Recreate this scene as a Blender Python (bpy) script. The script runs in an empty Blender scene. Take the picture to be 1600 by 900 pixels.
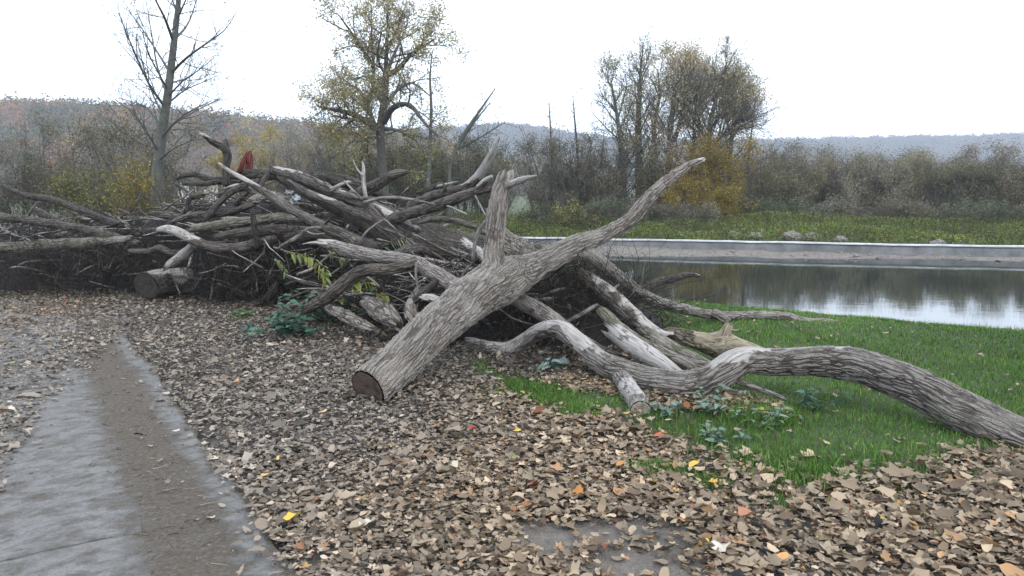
import bpy, math, random
import numpy as np
from mathutils import Vector, noise

random.seed(7)
RNG = np.random.default_rng(11)
SC = bpy.context.scene
COL = SC.collection

# ------------------------------------------------------------------ camera, sky, sun, exposure
FPX = 1150.0                     # focal length in pixels of the 1600 px wide photograph
PITCH = math.radians(7.4)
CAM = np.array([0.0, 0.0, 1.6])
cam_data = bpy.data.cameras.new('camera')
cam_data.sensor_width = 36.0
cam_data.lens = 36.0 * FPX / 1600.0
cam_data.clip_start = 0.05
cam_data.clip_end = 6000.0
cam = bpy.data.objects.new('camera', cam_data)
cam.location = CAM
cam.rotation_euler = (math.radians(90) - PITCH, 0, 0)
COL.objects.link(cam)
SC.camera = cam

SUN_EL, SUN_AZ = math.radians(48), math.radians(150)   # azimuth clockwise from +Y
world = bpy.data.worlds.new('World')
SC.world = world
world.use_nodes = True
wt = world.node_tree
wt.nodes.clear()
w_out = wt.nodes.new('ShaderNodeOutputWorld')
w_bg = wt.nodes.new('ShaderNodeBackground')
w_bg.inputs['Strength'].default_value = 0.13
w_sky = wt.nodes.new('ShaderNodeTexSky')
w_sky.sky_type = 'NISHITA'
w_sky.sun_disc = False
w_sky.sun_elevation = SUN_EL
w_sky.sun_rotation = SUN_AZ
w_sky.dust_density = 2.0
w_mix = wt.nodes.new('ShaderNodeMix')
w_mix.data_type = 'RGBA'
w_tc = wt.nodes.new('ShaderNodeTexCoord')
w_noise = wt.nodes.new('ShaderNodeTexNoise')
w_noise.inputs['Scale'].default_value = 1.6
w_noise.inputs['Detail'].default_value = 5
w_map = wt.nodes.new('ShaderNodeMapping')
w_map.inputs['Scale'].default_value = (1, 1, 2.6)
w_ramp = wt.nodes.new('ShaderNodeMapRange')
w_ramp.inputs['From Min'].default_value = 0.35
w_ramp.inputs['From Max'].default_value = 0.62
w_ramp.inputs['To Min'].default_value = 0.55
w_ramp.inputs['To Max'].default_value = 0.95
wt.links.new(w_tc.outputs['Generated'], w_map.inputs['Vector'])
wt.links.new(w_map.outputs['Vector'], w_noise.inputs['Vector'])
wt.links.new(w_noise.outputs['Fac'], w_ramp.inputs['Value'])
wt.links.new(w_ramp.outputs['Result'], w_mix.inputs['Factor'])
wt.links.new(w_sky.outputs['Color'], w_mix.inputs['A'])
w_mix.inputs['B'].default_value = (9.6, 10.6, 12.0, 1)     # cloud deck
wt.links.new(w_mix.outputs['Result'], w_bg.inputs['Color'])
wt.links.new(w_bg.outputs['Background'], w_out.inputs['Surface'])

sun_data = bpy.data.lights.new('sun', 'SUN')
sun_data.energy = 1.15
sun_data.angle = math.radians(25)
sun_data.color = (1.0, 0.96, 0.9)
sun = bpy.data.objects.new('sun', sun_data)
sd = Vector((math.sin(SUN_AZ) * math.cos(SUN_EL), math.cos(SUN_AZ) * math.cos(SUN_EL), math.sin(SUN_EL)))
sun.rotation_euler = sd.to_track_quat('Z', 'Y').to_euler()
sun.location = (0, 0, 30)
COL.objects.link(sun)

SC.view_settings.view_transform = 'Standard'
SC.view_settings.look = 'None'
SC.view_settings.gamma = 1.0
SC.view_settings.exposure = 0.84
SC.view_settings.use_curve_mapping = False
SC.cycles.max_bounces = 6
SC.cycles.diffuse_bounces = 3
SC.cycles.glossy_bounces = 3
SC.cycles.transmission_bounces = 3
SC.cycles.volume_bounces = 1
SC.cycles.use_denoising = True

# ------------------------------------------------------------------ projection helpers
cP, sP = math.cos(PITCH), math.sin(PITCH)
def ray(px, py):
    x = (px - 800.0) / FPX
    v = -(py - 450.0) / FPX
    return np.array([x, cP + v * sP, -sP + v * cP])
def W(px, py, d):
    """point on the sight line through a photo pixel, d metres forward (world Y)"""
    r = ray(px, py)
    return CAM + r * (d / r[1])
def mpp(px, py, d):
    """metres per photo pixel there"""
    r = ray(px, py)
    return (d / r[1]) / FPX
def G(px, py, z=0.0):
    r = ray(px, py)
    return CAM + r * ((z - CAM[2]) / r[2])

# ------------------------------------------------------------------ mesh helpers
def mesh(name, V, quads=None, tris=None, smooth=True, face_col=None, point_attrs=None, mats=None):
    V = np.asarray(V, dtype=np.float32).reshape(-1, 3)
    quads = np.zeros((0, 4), np.int32) if quads is None else np.asarray(quads, np.int32).reshape(-1, 4)
    tris = np.zeros((0, 3), np.int32) if tris is None else np.asarray(tris, np.int32).reshape(-1, 3)
    me = bpy.data.meshes.new(name)
    me.vertices.add(len(V))
    me.vertices.foreach_set('co', V.ravel())
    nl = len(quads) * 4 + len(tris) * 3
    me.loops.add(nl)
    me.loops.foreach_set('vertex_index', np.concatenate([quads.ravel(), tris.ravel()]).astype(np.int32))
    nf = len(quads) + len(tris)
    me.polygons.add(nf)
    starts = np.concatenate([np.arange(len(quads)) * 4, len(quads) * 4 + np.arange(len(tris)) * 3]).astype(np.int32)
    me.polygons.foreach_set('loop_start', starts)
    me.polygons.foreach_set('use_smooth', np.full(nf, smooth, dtype=bool))
    me.update(calc_edges=True)
    if face_col is not None:
        c = np.ones((nf, 4), np.float32)
        c[:, :3] = face_col
        a = me.attributes.new('Col', 'FLOAT_COLOR', 'FACE')
        a.data.foreach_set('color', c.ravel())
    for k, arr in (point_attrs or {}).items():
        arr = np.asarray(arr, np.float32)
        if arr.ndim == 2:
            a = me.attributes.new(k, 'FLOAT_VECTOR', 'POINT')
            a.data.foreach_set('vector', arr.ravel())
        else:
            a = me.attributes.new(k, 'FLOAT', 'POINT')
            a.data.foreach_set('value', arr)
    for m in (mats or []):
        me.materials.append(m)
    return me

def link(name, me, parent=None, label=None, cat=None, group=None, kind=None):
    o = bpy.data.objects.new(name, me)
    COL.objects.link(o)
    if parent is not None:
        o.parent = parent
    return tag(o, label, cat, group, kind)
def tag(o, label=None, cat=None, group=None, kind=None):
    if label: o['label'] = label
    if cat: o['category'] = cat
    if group: o['group'] = group
    if kind: o['kind'] = kind
    return o
def empty(name, loc, label=None, cat=None, group=None):
    o = bpy.data.objects.new(name, None)
    o.location = [float(v) for v in loc]
    o.empty_display_size = 0.2
    COL.objects.link(o)
    return tag(o, label, cat, group)
def child(name, me, parent, loc=(0, 0, 0), label=None):
    """part whose mesh is in world coordinates, under an Empty that stands at its base"""
    o = link(name, me, parent, label)
    o.location = [-float(v) for v in parent.location] if parent.type == 'EMPTY' and parent.parent is None else (0, 0, 0)
    return o

class Acc:
    """collects vertices, quads, tris and face colours"""
    def __init__(self): self.V, self.Q, self.T, self.cq, self.ct, self.n = [], [], [], [], [], 0
    def add(self, V, Q=None, T=None, col=None):
        V = np.asarray(V).reshape(-1, 3)
        if Q is not None and len(Q):
            self.Q.append(np.asarray(Q) + self.n)
            self.cq.append(np.broadcast_to(np.asarray(col if col is not None else (1, 1, 1)), (len(Q), 3)))
        if T is not None and len(T):
            self.T.append(np.asarray(T) + self.n)
            self.ct.append(np.broadcast_to(np.asarray(col if col is not None else (1, 1, 1)), (len(T), 3)))
        self.V.append(V); self.n += len(V)
    def mesh(self, name, mats, smooth=True):
        V = np.concatenate(self.V) if self.V else np.zeros((0, 3))
        Q = np.concatenate(self.Q) if self.Q else None
        T = np.concatenate(self.T) if self.T else None
        c = np.concatenate(([np.concatenate(self.cq)] if self.cq else []) + ([np.concatenate(self.ct)] if self.ct else []))
        return mesh(name, V, Q, T, smooth, c, None, mats)

def unit(a):
    return a / (np.linalg.norm(a, axis=-1, keepdims=True) + 1e-9)

def spline(P, step):
    """Catmull-Rom through rows of P (any number of columns, first three are positions)"""
    P = np.asarray(P, float)
    if len(P) == 2:
        n = max(3, int(np.linalg.norm(P[1, :3] - P[0, :3]) / step) + 1)
        t = np.linspace(0, 1, n)[:, None]
        return P[0] * (1 - t) + P[1] * t
    E = np.vstack([2 * P[0] - P[1], P, 2 * P[-1] - P[-2]])
    out = []
    for i in range(1, len(E) - 2):
        p0, p1, p2, p3 = E[i - 1:i + 3]
        n = max(2, int(np.linalg.norm(p2[:3] - p1[:3]) / step))
        t = np.linspace(0, 1, n, endpoint=False)[:, None]
        out.append(0.5 * (2 * p1 + (p2 - p0) * t + (2 * p0 - 5 * p1 + 4 * p2 - p3) * t ** 2 + (3 * p1 - p0 - 3 * p2 + p3) * t ** 3))
    out.append(P[-1:])
    return np.concatenate(out)

def frames(P):
    T = unit(np.gradient(P, axis=0))
    a = np.array([0, 0, 1.0]) if abs(T[0, 2]) < 0.9 else np.array([1.0, 0, 0])
    n = unit(np.cross(T[0], a))
    N = np.empty_like(P)
    for i in range(len(P)):
        n = n - T[i] * n.dot(T[i])
        n = n / (math.sqrt(n.dot(n)) + 1e-9)
        N[i] = n
    return T, N, np.cross(T, N)

def ring_tube(P, R, sides):
    """plain tube: verts, quads (open ended)"""
    T, N, B = frames(P)
    th = np.linspace(0, 2 * math.pi, sides, endpoint=False)
    c, s = np.cos(th), np.sin(th)
    V = P[:, None, :] + R[:, None, None] * (N[:, None, :] * c[None, :, None] + B[:, None, :] * s[None, :, None])
    n = len(P)
    i = np.arange(n - 1)[:, None] * sides
    j = np.arange(sides)[None, :]
    k = (j + 1) % sides
    Q = np.stack([i + j, i + k, i + sides + k, i + sides + j], -1).reshape(-1, 4)
    return V.reshape(-1, 3), Q

def twigs(starts, dirs, lens, rads, bend=0.25, rng=RNG, sides=3, rings=4):
    """many thin curved tapered twigs at once"""
    n = len(starts)
    if n == 0: return np.zeros((0, 3)), np.zeros((0, 4), int)
    dirs = unit(np.asarray(dirs, float))
    lens = np.broadcast_to(np.asarray(lens, float), (n,))
    rads = np.broadcast_to(np.asarray(rads, float), (n,))
    bv = rng.normal(size=(n, 3)) * bend
    bv2 = rng.normal(size=(n, 3)) * bend * .5
    t = np.linspace(0, 1, rings)
    P = (starts[:, None, :] + lens[:, None, None] * (dirs[:, None, :] * t[None, :, None] + bv[:, None, :] * (t ** 2)[None, :, None]
         + bv2[:, None, :] * np.sin(t * 6.28)[None, :, None] * .4))
    a = unit(np.cross(dirs, rng.normal(size=(n, 3))))
    b = np.cross(dirs, a)
    th = np.linspace(0, 2 * math.pi, sides, endpoint=False)
    off = a[:, None, :] * np.cos(th)[None, :, None] + b[:, None, :] * np.sin(th)[None, :, None]
    R = rads[:, None] * (1 - 0.75 * t)[None, :]
    V = P[:, :, None, :] + off[:, None, :, :] * R[:, :, None, None]
    base = (np.arange(n) * rings * sides)[:, None, None]
    i = (np.arange(rings - 1) * sides)[None, :, None]
    j = np.arange(sides)[None, None, :]
    k = (j + 1) % sides
    Q = np.stack([base + i + j, base + i + k, base + i + sides + k, base + i + sides + j], -1).reshape(-1, 4)
    return V.reshape(-1, 3), Q

def leaves(P, size, rng=RNG, aspect=0.55, flat=0.0):
    """diamond leaf faces with a fold: two triangles' worth in one quad"""
    n = len(P)
    size = np.broadcast_to(np.asarray(size, float), (n,))
    a = rng.normal(size=(n, 3)); a[:, 2] *= (1 - flat)
    a = unit(a)
    nn = rng.normal(size=(n, 3)); nn[:, 2] += flat * 3
    b = unit(np.cross(a, nn))
    c = np.cross(a, b)
    s = size[:, None]
    V = np.stack([P - a * s * .5, P + b * s * aspect * .5 + c * s * .12, P + a * s * .5, P - b * s * aspect * .5 + c * s * .12], 1)
    Q = np.arange(n * 4).reshape(n, 4)
    return V.reshape(-1, 3), Q

def pal(rng, n, cols, w=None, jit=0.25):
    cols = np.asarray(cols, float)
    w = None if w is None else np.asarray(w, float) / np.sum(w)
    c = cols[rng.choice(len(cols), n, p=w)]
    return np.clip(c * (1 + rng.normal(size=(n, 1)) * jit) * (1 + rng.normal(size=(n, 3)) * jit * .25), 0.004, 0.9)

def pnoise(P, f, oct=3, seed=0.0):
    """cheap value noise on an (n,3) array, about -1..1"""
    P = np.asarray(P, float) * f + seed * 17.31
    out = np.zeros(len(P)); amp = 1.0; tot = 0
    for o in range(oct):
        q = P * (2.03 ** o)
        i = np.floor(q).astype(np.int64); u = q - i
        u = u * u * (3 - 2 * u)
        def h(dx, dy, dz):
            x = (i[:, 0] + dx) * 374761393 + (i[:, 1] + dy) * 668265263 + (i[:, 2] + dz) * 2147483647 + o * 1013904223
            x = (x ^ (x >> 13)) * 1274126177
            x = x ^ (x >> 16)
            return (x & 0xffff) / 32767.5 - 1
        v = 0
        for dx in (0, 1):
            wx = u[:, 0] if dx else 1 - u[:, 0]
            for dy in (0, 1):
                wy = u[:, 1] if dy else 1 - u[:, 1]
                for dz in (0, 1):
                    wz = u[:, 2] if dz else 1 - u[:, 2]
                    v = v + h(dx, dy, dz) * wx * wy * wz
        out += v * amp; tot += amp; amp *= .5
    return out / tot
def pn2(x, y, f, oct=3, seed=0.0):
    x = np.asarray(x, float)
    return pnoise(np.stack([x.ravel(), np.asarray(y, float).ravel(), np.zeros(x.size)], 1), f, oct, seed).reshape(x.shape)

# ------------------------------------------------------------------ materials
def mat(name):
    m = bpy.data.materials.new(name)
    m.use_nodes = True
    t = m.node_tree
    t.nodes.clear()
    out = t.nodes.new('ShaderNodeOutputMaterial')
    b = t.nodes.new('ShaderNodeBsdfPrincipled')
    t.links.new(b.outputs[0], out.inputs['Surface'])
    return m, t, b, out
def N(t, typ, **kw):
    n = t.nodes.new(typ)
    for k, v in kw.items():
        if k.startswith('_'): setattr(n, k[1:], v)
        else: n.inputs[k.replace('__', ' ')].default_value = v
    return n
def L(t, a, b): t.links.new(a, b)
def ramp(t, fac, stops):
    r = t.nodes.new('ShaderNodeValToRGB')
    e = r.color_ramp.elements
    while len(e) < len(stops): e.new(0.5)
    for k, (p, c) in enumerate(stops):
        e[k].position = p
        e[k].color = tuple(c) + (1,) if len(c) == 3 else c
    L(t, fac, r.inputs['Fac'])
    return r.outputs['Color']
def mixc(t, fac, a, b, blend='MIX'):
    m = t.nodes.new('ShaderNodeMix'); m.data_type = 'RGBA'; m.blend_type = blend
    for s, v in (('Factor', fac), ('A', a), ('B', b)):
        if hasattr(v, 'is_linked'): L(t, v, m.inputs[s])
        elif isinstance(v, (int, float)): m.inputs[s].default_value = v
        else: m.inputs[s].default_value = tuple(v) + (1,) if len(v) == 3 else v
    return m.outputs['Result']
def math_n(t, op, a, b=0.0, c=0.0):
    m = t.nodes.new('ShaderNodeMath'); m.operation = op
    for i, v in enumerate((a, b, c)):
        if hasattr(v, 'is_linked'): L(t, v, m.inputs[i])
        else: m.inputs[i].default_value = v
    return m.outputs[0]
def mrange(t, v, a, b, c=0.0, d=1.0, smooth=True):
    m = t.nodes.new('ShaderNodeMapRange')
    if smooth: m.interpolation_type = 'SMOOTHSTEP'
    L(t, v, m.inputs['Value'])
    for k, x in (('From Min', a), ('From Max', b), ('To Min', c), ('To Max', d)): m.inputs[k].default_value = x
    return m.outputs['Result']

def bark_material(name, furrow, mid, ridge, depth=0.02, scale=(16, 16, 3.2), moss=0.0, patch=(0.36, 0.33, 0.29), patch_amt=.45, bare_col=(0.30, 0.282, 0.262), fine=1.0):
    m, t, b, out = mat(name)
    m.displacement_method = 'BOTH'
    at = N(t, 'ShaderNodeAttribute', _attribute_name='rest')
    bare = N(t, 'ShaderNodeAttribute', _attribute_name='bare')
    oi = N(t, 'ShaderNodeObjectInfo')
    off = N(t, 'ShaderNodeVectorMath', _operation='SCALE'); off.inputs[0].default_value = (13.0, 7.0, 29.0)
    L(t, oi.outputs['Random'], off.inputs['Scale'])
    base = N(t, 'ShaderNodeVectorMath', _operation='ADD')
    L(t, at.outputs['Vector'], base.inputs[0]); L(t, off.outputs[0], base.inputs[1])
    wn = N(t, 'ShaderNodeTexNoise', Scale=5.5, Detail=3.0)
    L(t, base.outputs[0], wn.inputs['Vector'])
    wsub = N(t, 'ShaderNodeVectorMath', _operation='SUBTRACT'); wsub.inputs[1].default_value = (.5, .5, .5)
    L(t, wn.outputs['Color'], wsub.inputs[0])
    wsc = N(t, 'ShaderNodeVectorMath', _operation='MULTIPLY'); wsc.inputs[1].default_value = (.06, .06, .25)
    L(t, wsub.outputs[0], wsc.inputs[0])
    wv = N(t, 'ShaderNodeVectorMath', _operation='ADD')
    L(t, base.outputs[0], wv.inputs[0]); L(t, wsc.outputs[0], wv.inputs[1])
    mp = N(t, 'ShaderNodeMapping'); mp.inputs['Scale'].default_value = scale
    L(t, wv.outputs[0], mp.inputs['Vector'])
    vo = N(t, 'ShaderNodeTexVoronoi', _feature='DISTANCE_TO_EDGE', Scale=1.0, Randomness=1.0)
    L(t, mp.outputs[0], vo.inputs['Vector'])
    h1 = mrange(t, vo.outputs['Distance'], 0.0, 0.20)
    vb = N(t, 'ShaderNodeTexVoronoi', _feature='DISTANCE_TO_EDGE', Scale=2.3, Randomness=1.0)
    L(t, mp.outputs[0], vb.inputs['Vector'])
    h1 = math_n(t, 'MULTIPLY', h1, mrange(t, vb.outputs['Distance'], 0.0, 0.13, .7, 1.0))
    mp2 = N(t, 'ShaderNodeMapping'); mp2.inputs['Scale'].default_value = (scale[0] * 2.6, scale[1] * 2.6, scale[2] * 3.0)
    L(t, wv.outputs[0], mp2.inputs['Vector'])
    n2 = N(t, 'ShaderNodeTexNoise', Scale=1.0, Detail=5.0, Roughness=0.65)
    L(t, mp2.outputs[0], n2.inputs['Vector'])
    n3 = N(t, 'ShaderNodeTexNoise', Scale=110.0 * fine, Detail=4.0, Roughness=0.7)
    L(t, base.outputs[0], n3.inputs['Vector'])
    h = math_n(t, 'MULTIPLY', h1, mrange(t, n2.outputs['Fac'], 0.25, 0.75, 0.45, 1.0))
    h = math_n(t, 'MULTIPLY_ADD', n2.outputs['Fac'], 0.28, math_n(t, 'MULTIPLY', h, 0.72))
    # long drying cracks
    mk = N(t, 'ShaderNodeMapping'); mk.inputs['Scale'].default_value = (9, 9, 1.1)
    L(t, wv.outputs[0], mk.inputs['Vector'])
    nk = N(t, 'ShaderNodeTexNoise', Scale=1.0, Detail=3.0, Roughness=.55)
    L(t, mk.outputs[0], nk.inputs['Vector'])
    crack = mrange(t, math_n(t, 'ABSOLUTE', math_n(t, 'SUBTRACT', nk.outputs['Fac'], .5)), .004, .015)
    h = math_n(t, 'MULTIPLY', h, mrange(t, crack, 0, 1, .25, 1.0, False))
    # weathered / bare wood: long fine grain
    mg = N(t, 'ShaderNodeMapping'); mg.inputs['Scale'].default_value = (70, 70, 4)
    L(t, wv.outputs[0], mg.inputs['Vector'])
    ng = N(t, 'ShaderNodeTexNoise', Scale=1.0, Detail=4.0)
    L(t, mg.outputs[0], ng.inputs['Vector'])
    bn = N(t, 'ShaderNodeTexNoise', Scale=7.0, Detail=4.0)
    L(t, base.outputs[0], bn.inputs['Vector'])
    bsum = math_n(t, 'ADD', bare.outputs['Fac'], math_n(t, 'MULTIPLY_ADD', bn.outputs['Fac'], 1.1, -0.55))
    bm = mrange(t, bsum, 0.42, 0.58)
    col = ramp(t, h, [(0.10, furrow), (0.36, mid), (0.78, ridge)])
    big = N(t, 'ShaderNodeTexNoise', Scale=3.0, Detail=5.0, Roughness=.6)
    L(t, base.outputs[0], big.inputs['Vector'])
    col = mixc(t, math_n(t, 'MULTIPLY', mrange(t, big.outputs['Fac'], 0.45, 0.68), patch_amt), col, patch)
    spk = mrange(t, n3.outputs['Fac'], 0.3, 0.75, 0.62, 1.3)
    hs = N(t, 'ShaderNodeHueSaturation'); L(t, col, hs.inputs['Color']); L(t, spk, hs.inputs['Value'])
    col = hs.outputs['Color']
    if moss > 0:
        mn = N(t, 'ShaderNodeTexNoise', Scale=4.5, Detail=6.0, Roughness=.7)
        L(t, base.outputs[0], mn.inputs['Vector'])
        col = mixc(t, math_n(t, 'MULTIPLY', mrange(t, mn.outputs['Fac'], 0.62 - .22 * moss, 0.74 - .15 * moss), 0.75), col, (0.075, 0.088, 0.04))
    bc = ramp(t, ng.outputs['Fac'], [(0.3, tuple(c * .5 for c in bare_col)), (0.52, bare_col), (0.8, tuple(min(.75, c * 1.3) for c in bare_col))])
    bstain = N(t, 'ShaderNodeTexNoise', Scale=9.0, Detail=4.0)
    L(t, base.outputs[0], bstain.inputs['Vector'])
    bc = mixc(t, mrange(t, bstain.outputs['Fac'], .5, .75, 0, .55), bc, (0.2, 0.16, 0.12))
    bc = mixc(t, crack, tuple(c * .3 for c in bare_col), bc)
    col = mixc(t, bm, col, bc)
    L(t, col, b.inputs['Base Color'])
    b.inputs['Roughness'].default_value = 0.88
    b.inputs['Specular IOR Level'].default_value = 0.25
    hb = math_n(t, 'MULTIPLY', ng.outputs['Fac'], 0.18)
    hm = t.nodes.new('ShaderNodeMix'); hm.data_type = 'FLOAT'
    L(t, bm, hm.inputs['Factor']); L(t, h, hm.inputs['A']); L(t, hb, hm.inputs['B'])
    hh = math_n(t, 'MULTIPLY_ADD', n3.outputs['Fac'], 0.10, hm.outputs['Result'])
    dp = N(t, 'ShaderNodeDisplacement', Midlevel=0.0, Scale=depth)
    L(t, hh, dp.inputs['Height'])
    L(t, dp.outputs[0], out.inputs['Displacement'])
    return m

M = {}
M['bark_grey'] = bark_material('weathered_grey_bark', (0.055, 0.044, 0.035), (0.175, 0.154, 0.133), (0.295, 0.272, 0.246), 0.022, (37, 37, 2.4))
M['bark_pale'] = bark_material('pale_branch_bark', (0.05, 0.04, 0.034), (0.17, 0.15, 0.132), (0.29, 0.268, 0.25), 0.009, (42, 42, 3.0))
M['bark_brown'] = bark_material('brown_bark', (0.022, 0.017, 0.013), (0.07, 0.058, 0.048), (0.15, 0.132, 0.117), 0.013, (32, 32, 2.4), .3, (0.17, 0.15, 0.125))  # brown darkened so shade within the pile sits in the colour
M['bark_mid'] = bark_material('pile_shaded_bark', (0.02, 0.016, 0.013), (0.06, 0.051, 0.044), (0.138, 0.124, 0.111), 0.009, (40, 40, 3.2), .2, (0.19, 0.175, 0.16))  # darker copy of the pale bark, with pile shade in its colour
M['bark_limb'] = bark_material('grey_limb_bark', (0.03, 0.024, 0.02), (0.125, 0.108, 0.093), (0.255, 0.232, 0.21), 0.015, (32, 32, 2.7), .25, (0.24, 0.222, 0.2), .5)
M['bark_dark'] = bark_material('dark_wet_bark', (0.012, 0.010, 0.008), (0.042, 0.036, 0.03), (0.09, 0.08, 0.07), 0.009, (34, 34, 5), .25, (0.07, 0.062, 0.052))
M['bark_moss'] = bark_material('mossy_bark', (0.03, 0.025, 0.018), (0.12, 0.105, 0.085), (0.22, 0.2, 0.175), 0.010, (34, 34, 5), .55)
M['rotten'] = bark_material('rotten_wood', (0.025, 0.018, 0.014), (0.14, 0.12, 0.10), (0.30, 0.275, 0.25), 0.02, (26, 26, 7), .2)
M['drift'] = bark_material('bleached_driftwood', (0.07, 0.06, 0.052), (0.21, 0.195, 0.18), (0.33, 0.315, 0.295), 0.005, (50, 50, 2.2), 0, (0.3, 0.285, 0.265))
M['stick_grey'] = bark_material('grey_stick', (0.04, 0.034, 0.029), (0.12, 0.107, 0.095), (0.22, 0.202, 0.185), 0.003, (40, 40, 5))
M['stick_brown'] = bark_material('brown_stick', (0.016, 0.013, 0.011), (0.055, 0.046, 0.039), (0.11, 0.096, 0.083), 0.003, (40, 40, 5))
M['yellow_wood'] = bark_material('torn_yellowish_wood', (0.03, 0.024, 0.018), (0.12, 0.10, 0.075), (0.22, 0.19, 0.15), 0.022, (24, 24, 5), .5, (0.2, 0.17, 0.10), .4, (0.24, 0.205, 0.145))
M['red_wood'] = bark_material('red_splintered_wood', (0.035, 0.009, 0.007), (0.12, 0.028, 0.022), (0.22, 0.06, 0.048), 0.012, (40, 40, 2.5), 0, (0.17, 0.05, 0.04), .4, (0.2, 0.055, .042))

def grain_material(name, c1, c2, dark):
    m, t, b, out = mat(name)
    at = N(t, 'ShaderNodeAttribute', _attribute_name='rest')
    nz = N(t, 'ShaderNodeTexNoise', Scale=9.0, Detail=4.0); L(t, at.outputs['Vector'], nz.inputs['Vector'])
    ln = N(t, 'ShaderNodeVectorMath', _operation='LENGTH'); L(t, at.outputs['Vector'], ln.inputs[0])
    rr = math_n(t, 'MULTIPLY_ADD', nz.outputs['Fac'], 0.05, ln.outputs['Value'])
    ws = math_n(t, 'SINE', math_n(t, 'MULTIPLY', rr, 420.0))
    col = ramp(t, mrange(t, ws, -1, 1), [(0.0, c1), (1.0, c2)])
    n2 = N(t, 'ShaderNodeTexNoise', Scale=14.0, Detail=5.0); L(t, at.outputs['Vector'], n2.inputs['Vector'])
    col = mixc(t, mrange(t, n2.outputs['Fac'], .42, .68), col, dark)
    L(t, col, b.inputs['Base Color']); b.inputs['Roughness'].default_value = .9
    bp = N(t, 'ShaderNodeBump', Strength=.5, Distance=.004); L(t, ws, bp.inputs['Height']); L(t, bp.outputs[0], b.inputs['Normal'])
    return m
M['cut_dark'] = grain_material('dark_sawn_face', (0.05, 0.030, 0.020), (0.105, 0.066, 0.046), (0.022, 0.013, 0.009))
M['cut_pale'] = grain_material('pale_sawn_face', (0.30, 0.25, 0.18), (0.37, 0.32, 0.25), (0.16, 0.13, 0.09))
M['cut_hollow_dark'] = grain_material('painted_hollow_end', (0.03, 0.022, 0.017), (0.05, 0.04, 0.03), (0.008, 0.006, 0.005))  # flat end face coloured near-black for the shade inside a hollow

def leaf_material(name, trans=0.25, rough=0.75, spec=.2):
    m, t, b, out = mat(name)
    at = N(t, 'ShaderNodeAttribute', _attribute_name='Col')
    L(t, at.outputs['Color'], b.inputs['Base Color'])
    b.inputs['Roughness'].default_value = rough
    b.inputs['Specular IOR Level'].default_value = spec
    if trans > 0:
        tr = N(t, 'ShaderNodeBsdfTranslucent'); L(t, at.outputs['Color'], tr.inputs['Color'])
        mx = N(t, 'ShaderNodeMixShader', Fac=trans)
        L(t, b.outputs[0], mx.inputs[1]); L(t, tr.outputs[0], mx.inputs[2]); L(t, mx.outputs[0], out.inputs['Surface'])
    return m
M['foliage'] = leaf_material('foliage', .42)
M['litter'] = leaf_material('dry_leaves', .12, .7, .25)
M['grass'] = leaf_material('grass_blades', .3, .6, .25)
M['plant'] = leaf_material('plant_leaves', .2, .5, .4)
M['twig'] = leaf_material('twig_bark', 0, .9, .15)

def simple_noise_mat(name, c1, c2, scale, rough=.85, bump=.3, dist=.02, c3=None, coord='Object'):
    m, t, b, out = mat(name)
    tc = N(t, 'ShaderNodeTexCoord')
    n = N(t, 'ShaderNodeTexNoise', Scale=scale, Detail=8.0, Roughness=.65); L(t, tc.outputs[coord], n.inputs['Vector'])
    stops = [(0.3, c1), (0.7, c2)] if c3 is None else [(0.25, c1), (0.5, c2), (0.75, c3)]
    L(t, ramp(t, n.outputs['Fac'], stops), b.inputs['Base Color'])
    b.inputs['Roughness'].default_value = rough
    bp = N(t, 'ShaderNodeBump', Strength=bump, Distance=dist); L(t, n.outputs['Fac'], bp.inputs['Height']); L(t, bp.outputs[0], b.inputs['Normal'])
    return m
M['trunk_far'] = simple_noise_mat('living_bark', (0.035, 0.03, 0.024), (0.10, 0.092, 0.075), 9, .9, .5, .03)
M['trunk_pale'] = simple_noise_mat('smooth_pale_bark', (0.045, 0.046, 0.038), (0.10, 0.102, 0.088), 5, .85, .4, .03)
M['soil'] = simple_noise_mat('hollow_shade_dark', (0.006, 0.005, 0.0045), (0.018, 0.015, 0.0125), 14, .95, .8, .05)  # near-black colour stands for shade in the pile's hollows
M['rock'] = simple_noise_mat('pale_rock', (0.09, 0.083, 0.072), (0.25, 0.228, 0.21), 5, .9, .6, .05)
M['concrete'] = simple_noise_mat('weathered_concrete', (0.085, 0.088, 0.09), (0.22, 0.225, 0.225), 1.6, .85, .3, .02)
M['render'] = simple_noise_mat('white_render', (0.55, 0.54, 0.52), (0.68, 0.67, 0.65), 3, .9, .1)
M['tiles'] = simple_noise_mat('brown_roof_tiles', (0.055, 0.042, 0.036), (0.095, 0.074, 0.064), 6, .85, .4, .05)
M['whitewood'] = simple_noise_mat('white_paint', (0.6, 0.6, 0.58), (0.72, 0.72, 0.70), 6, .6, .05)
M['darkglass'] = simple_noise_mat('dark_window_pane', (0.02, 0.022, 0.025), (0.03, 0.032, 0.036), 2, .1, 0)
M['plastic'] = simple_noise_mat('bleached_plastic', (0.20, 0.22, 0.24), (0.32, 0.35, 0.37), 20, .5, .2)

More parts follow.
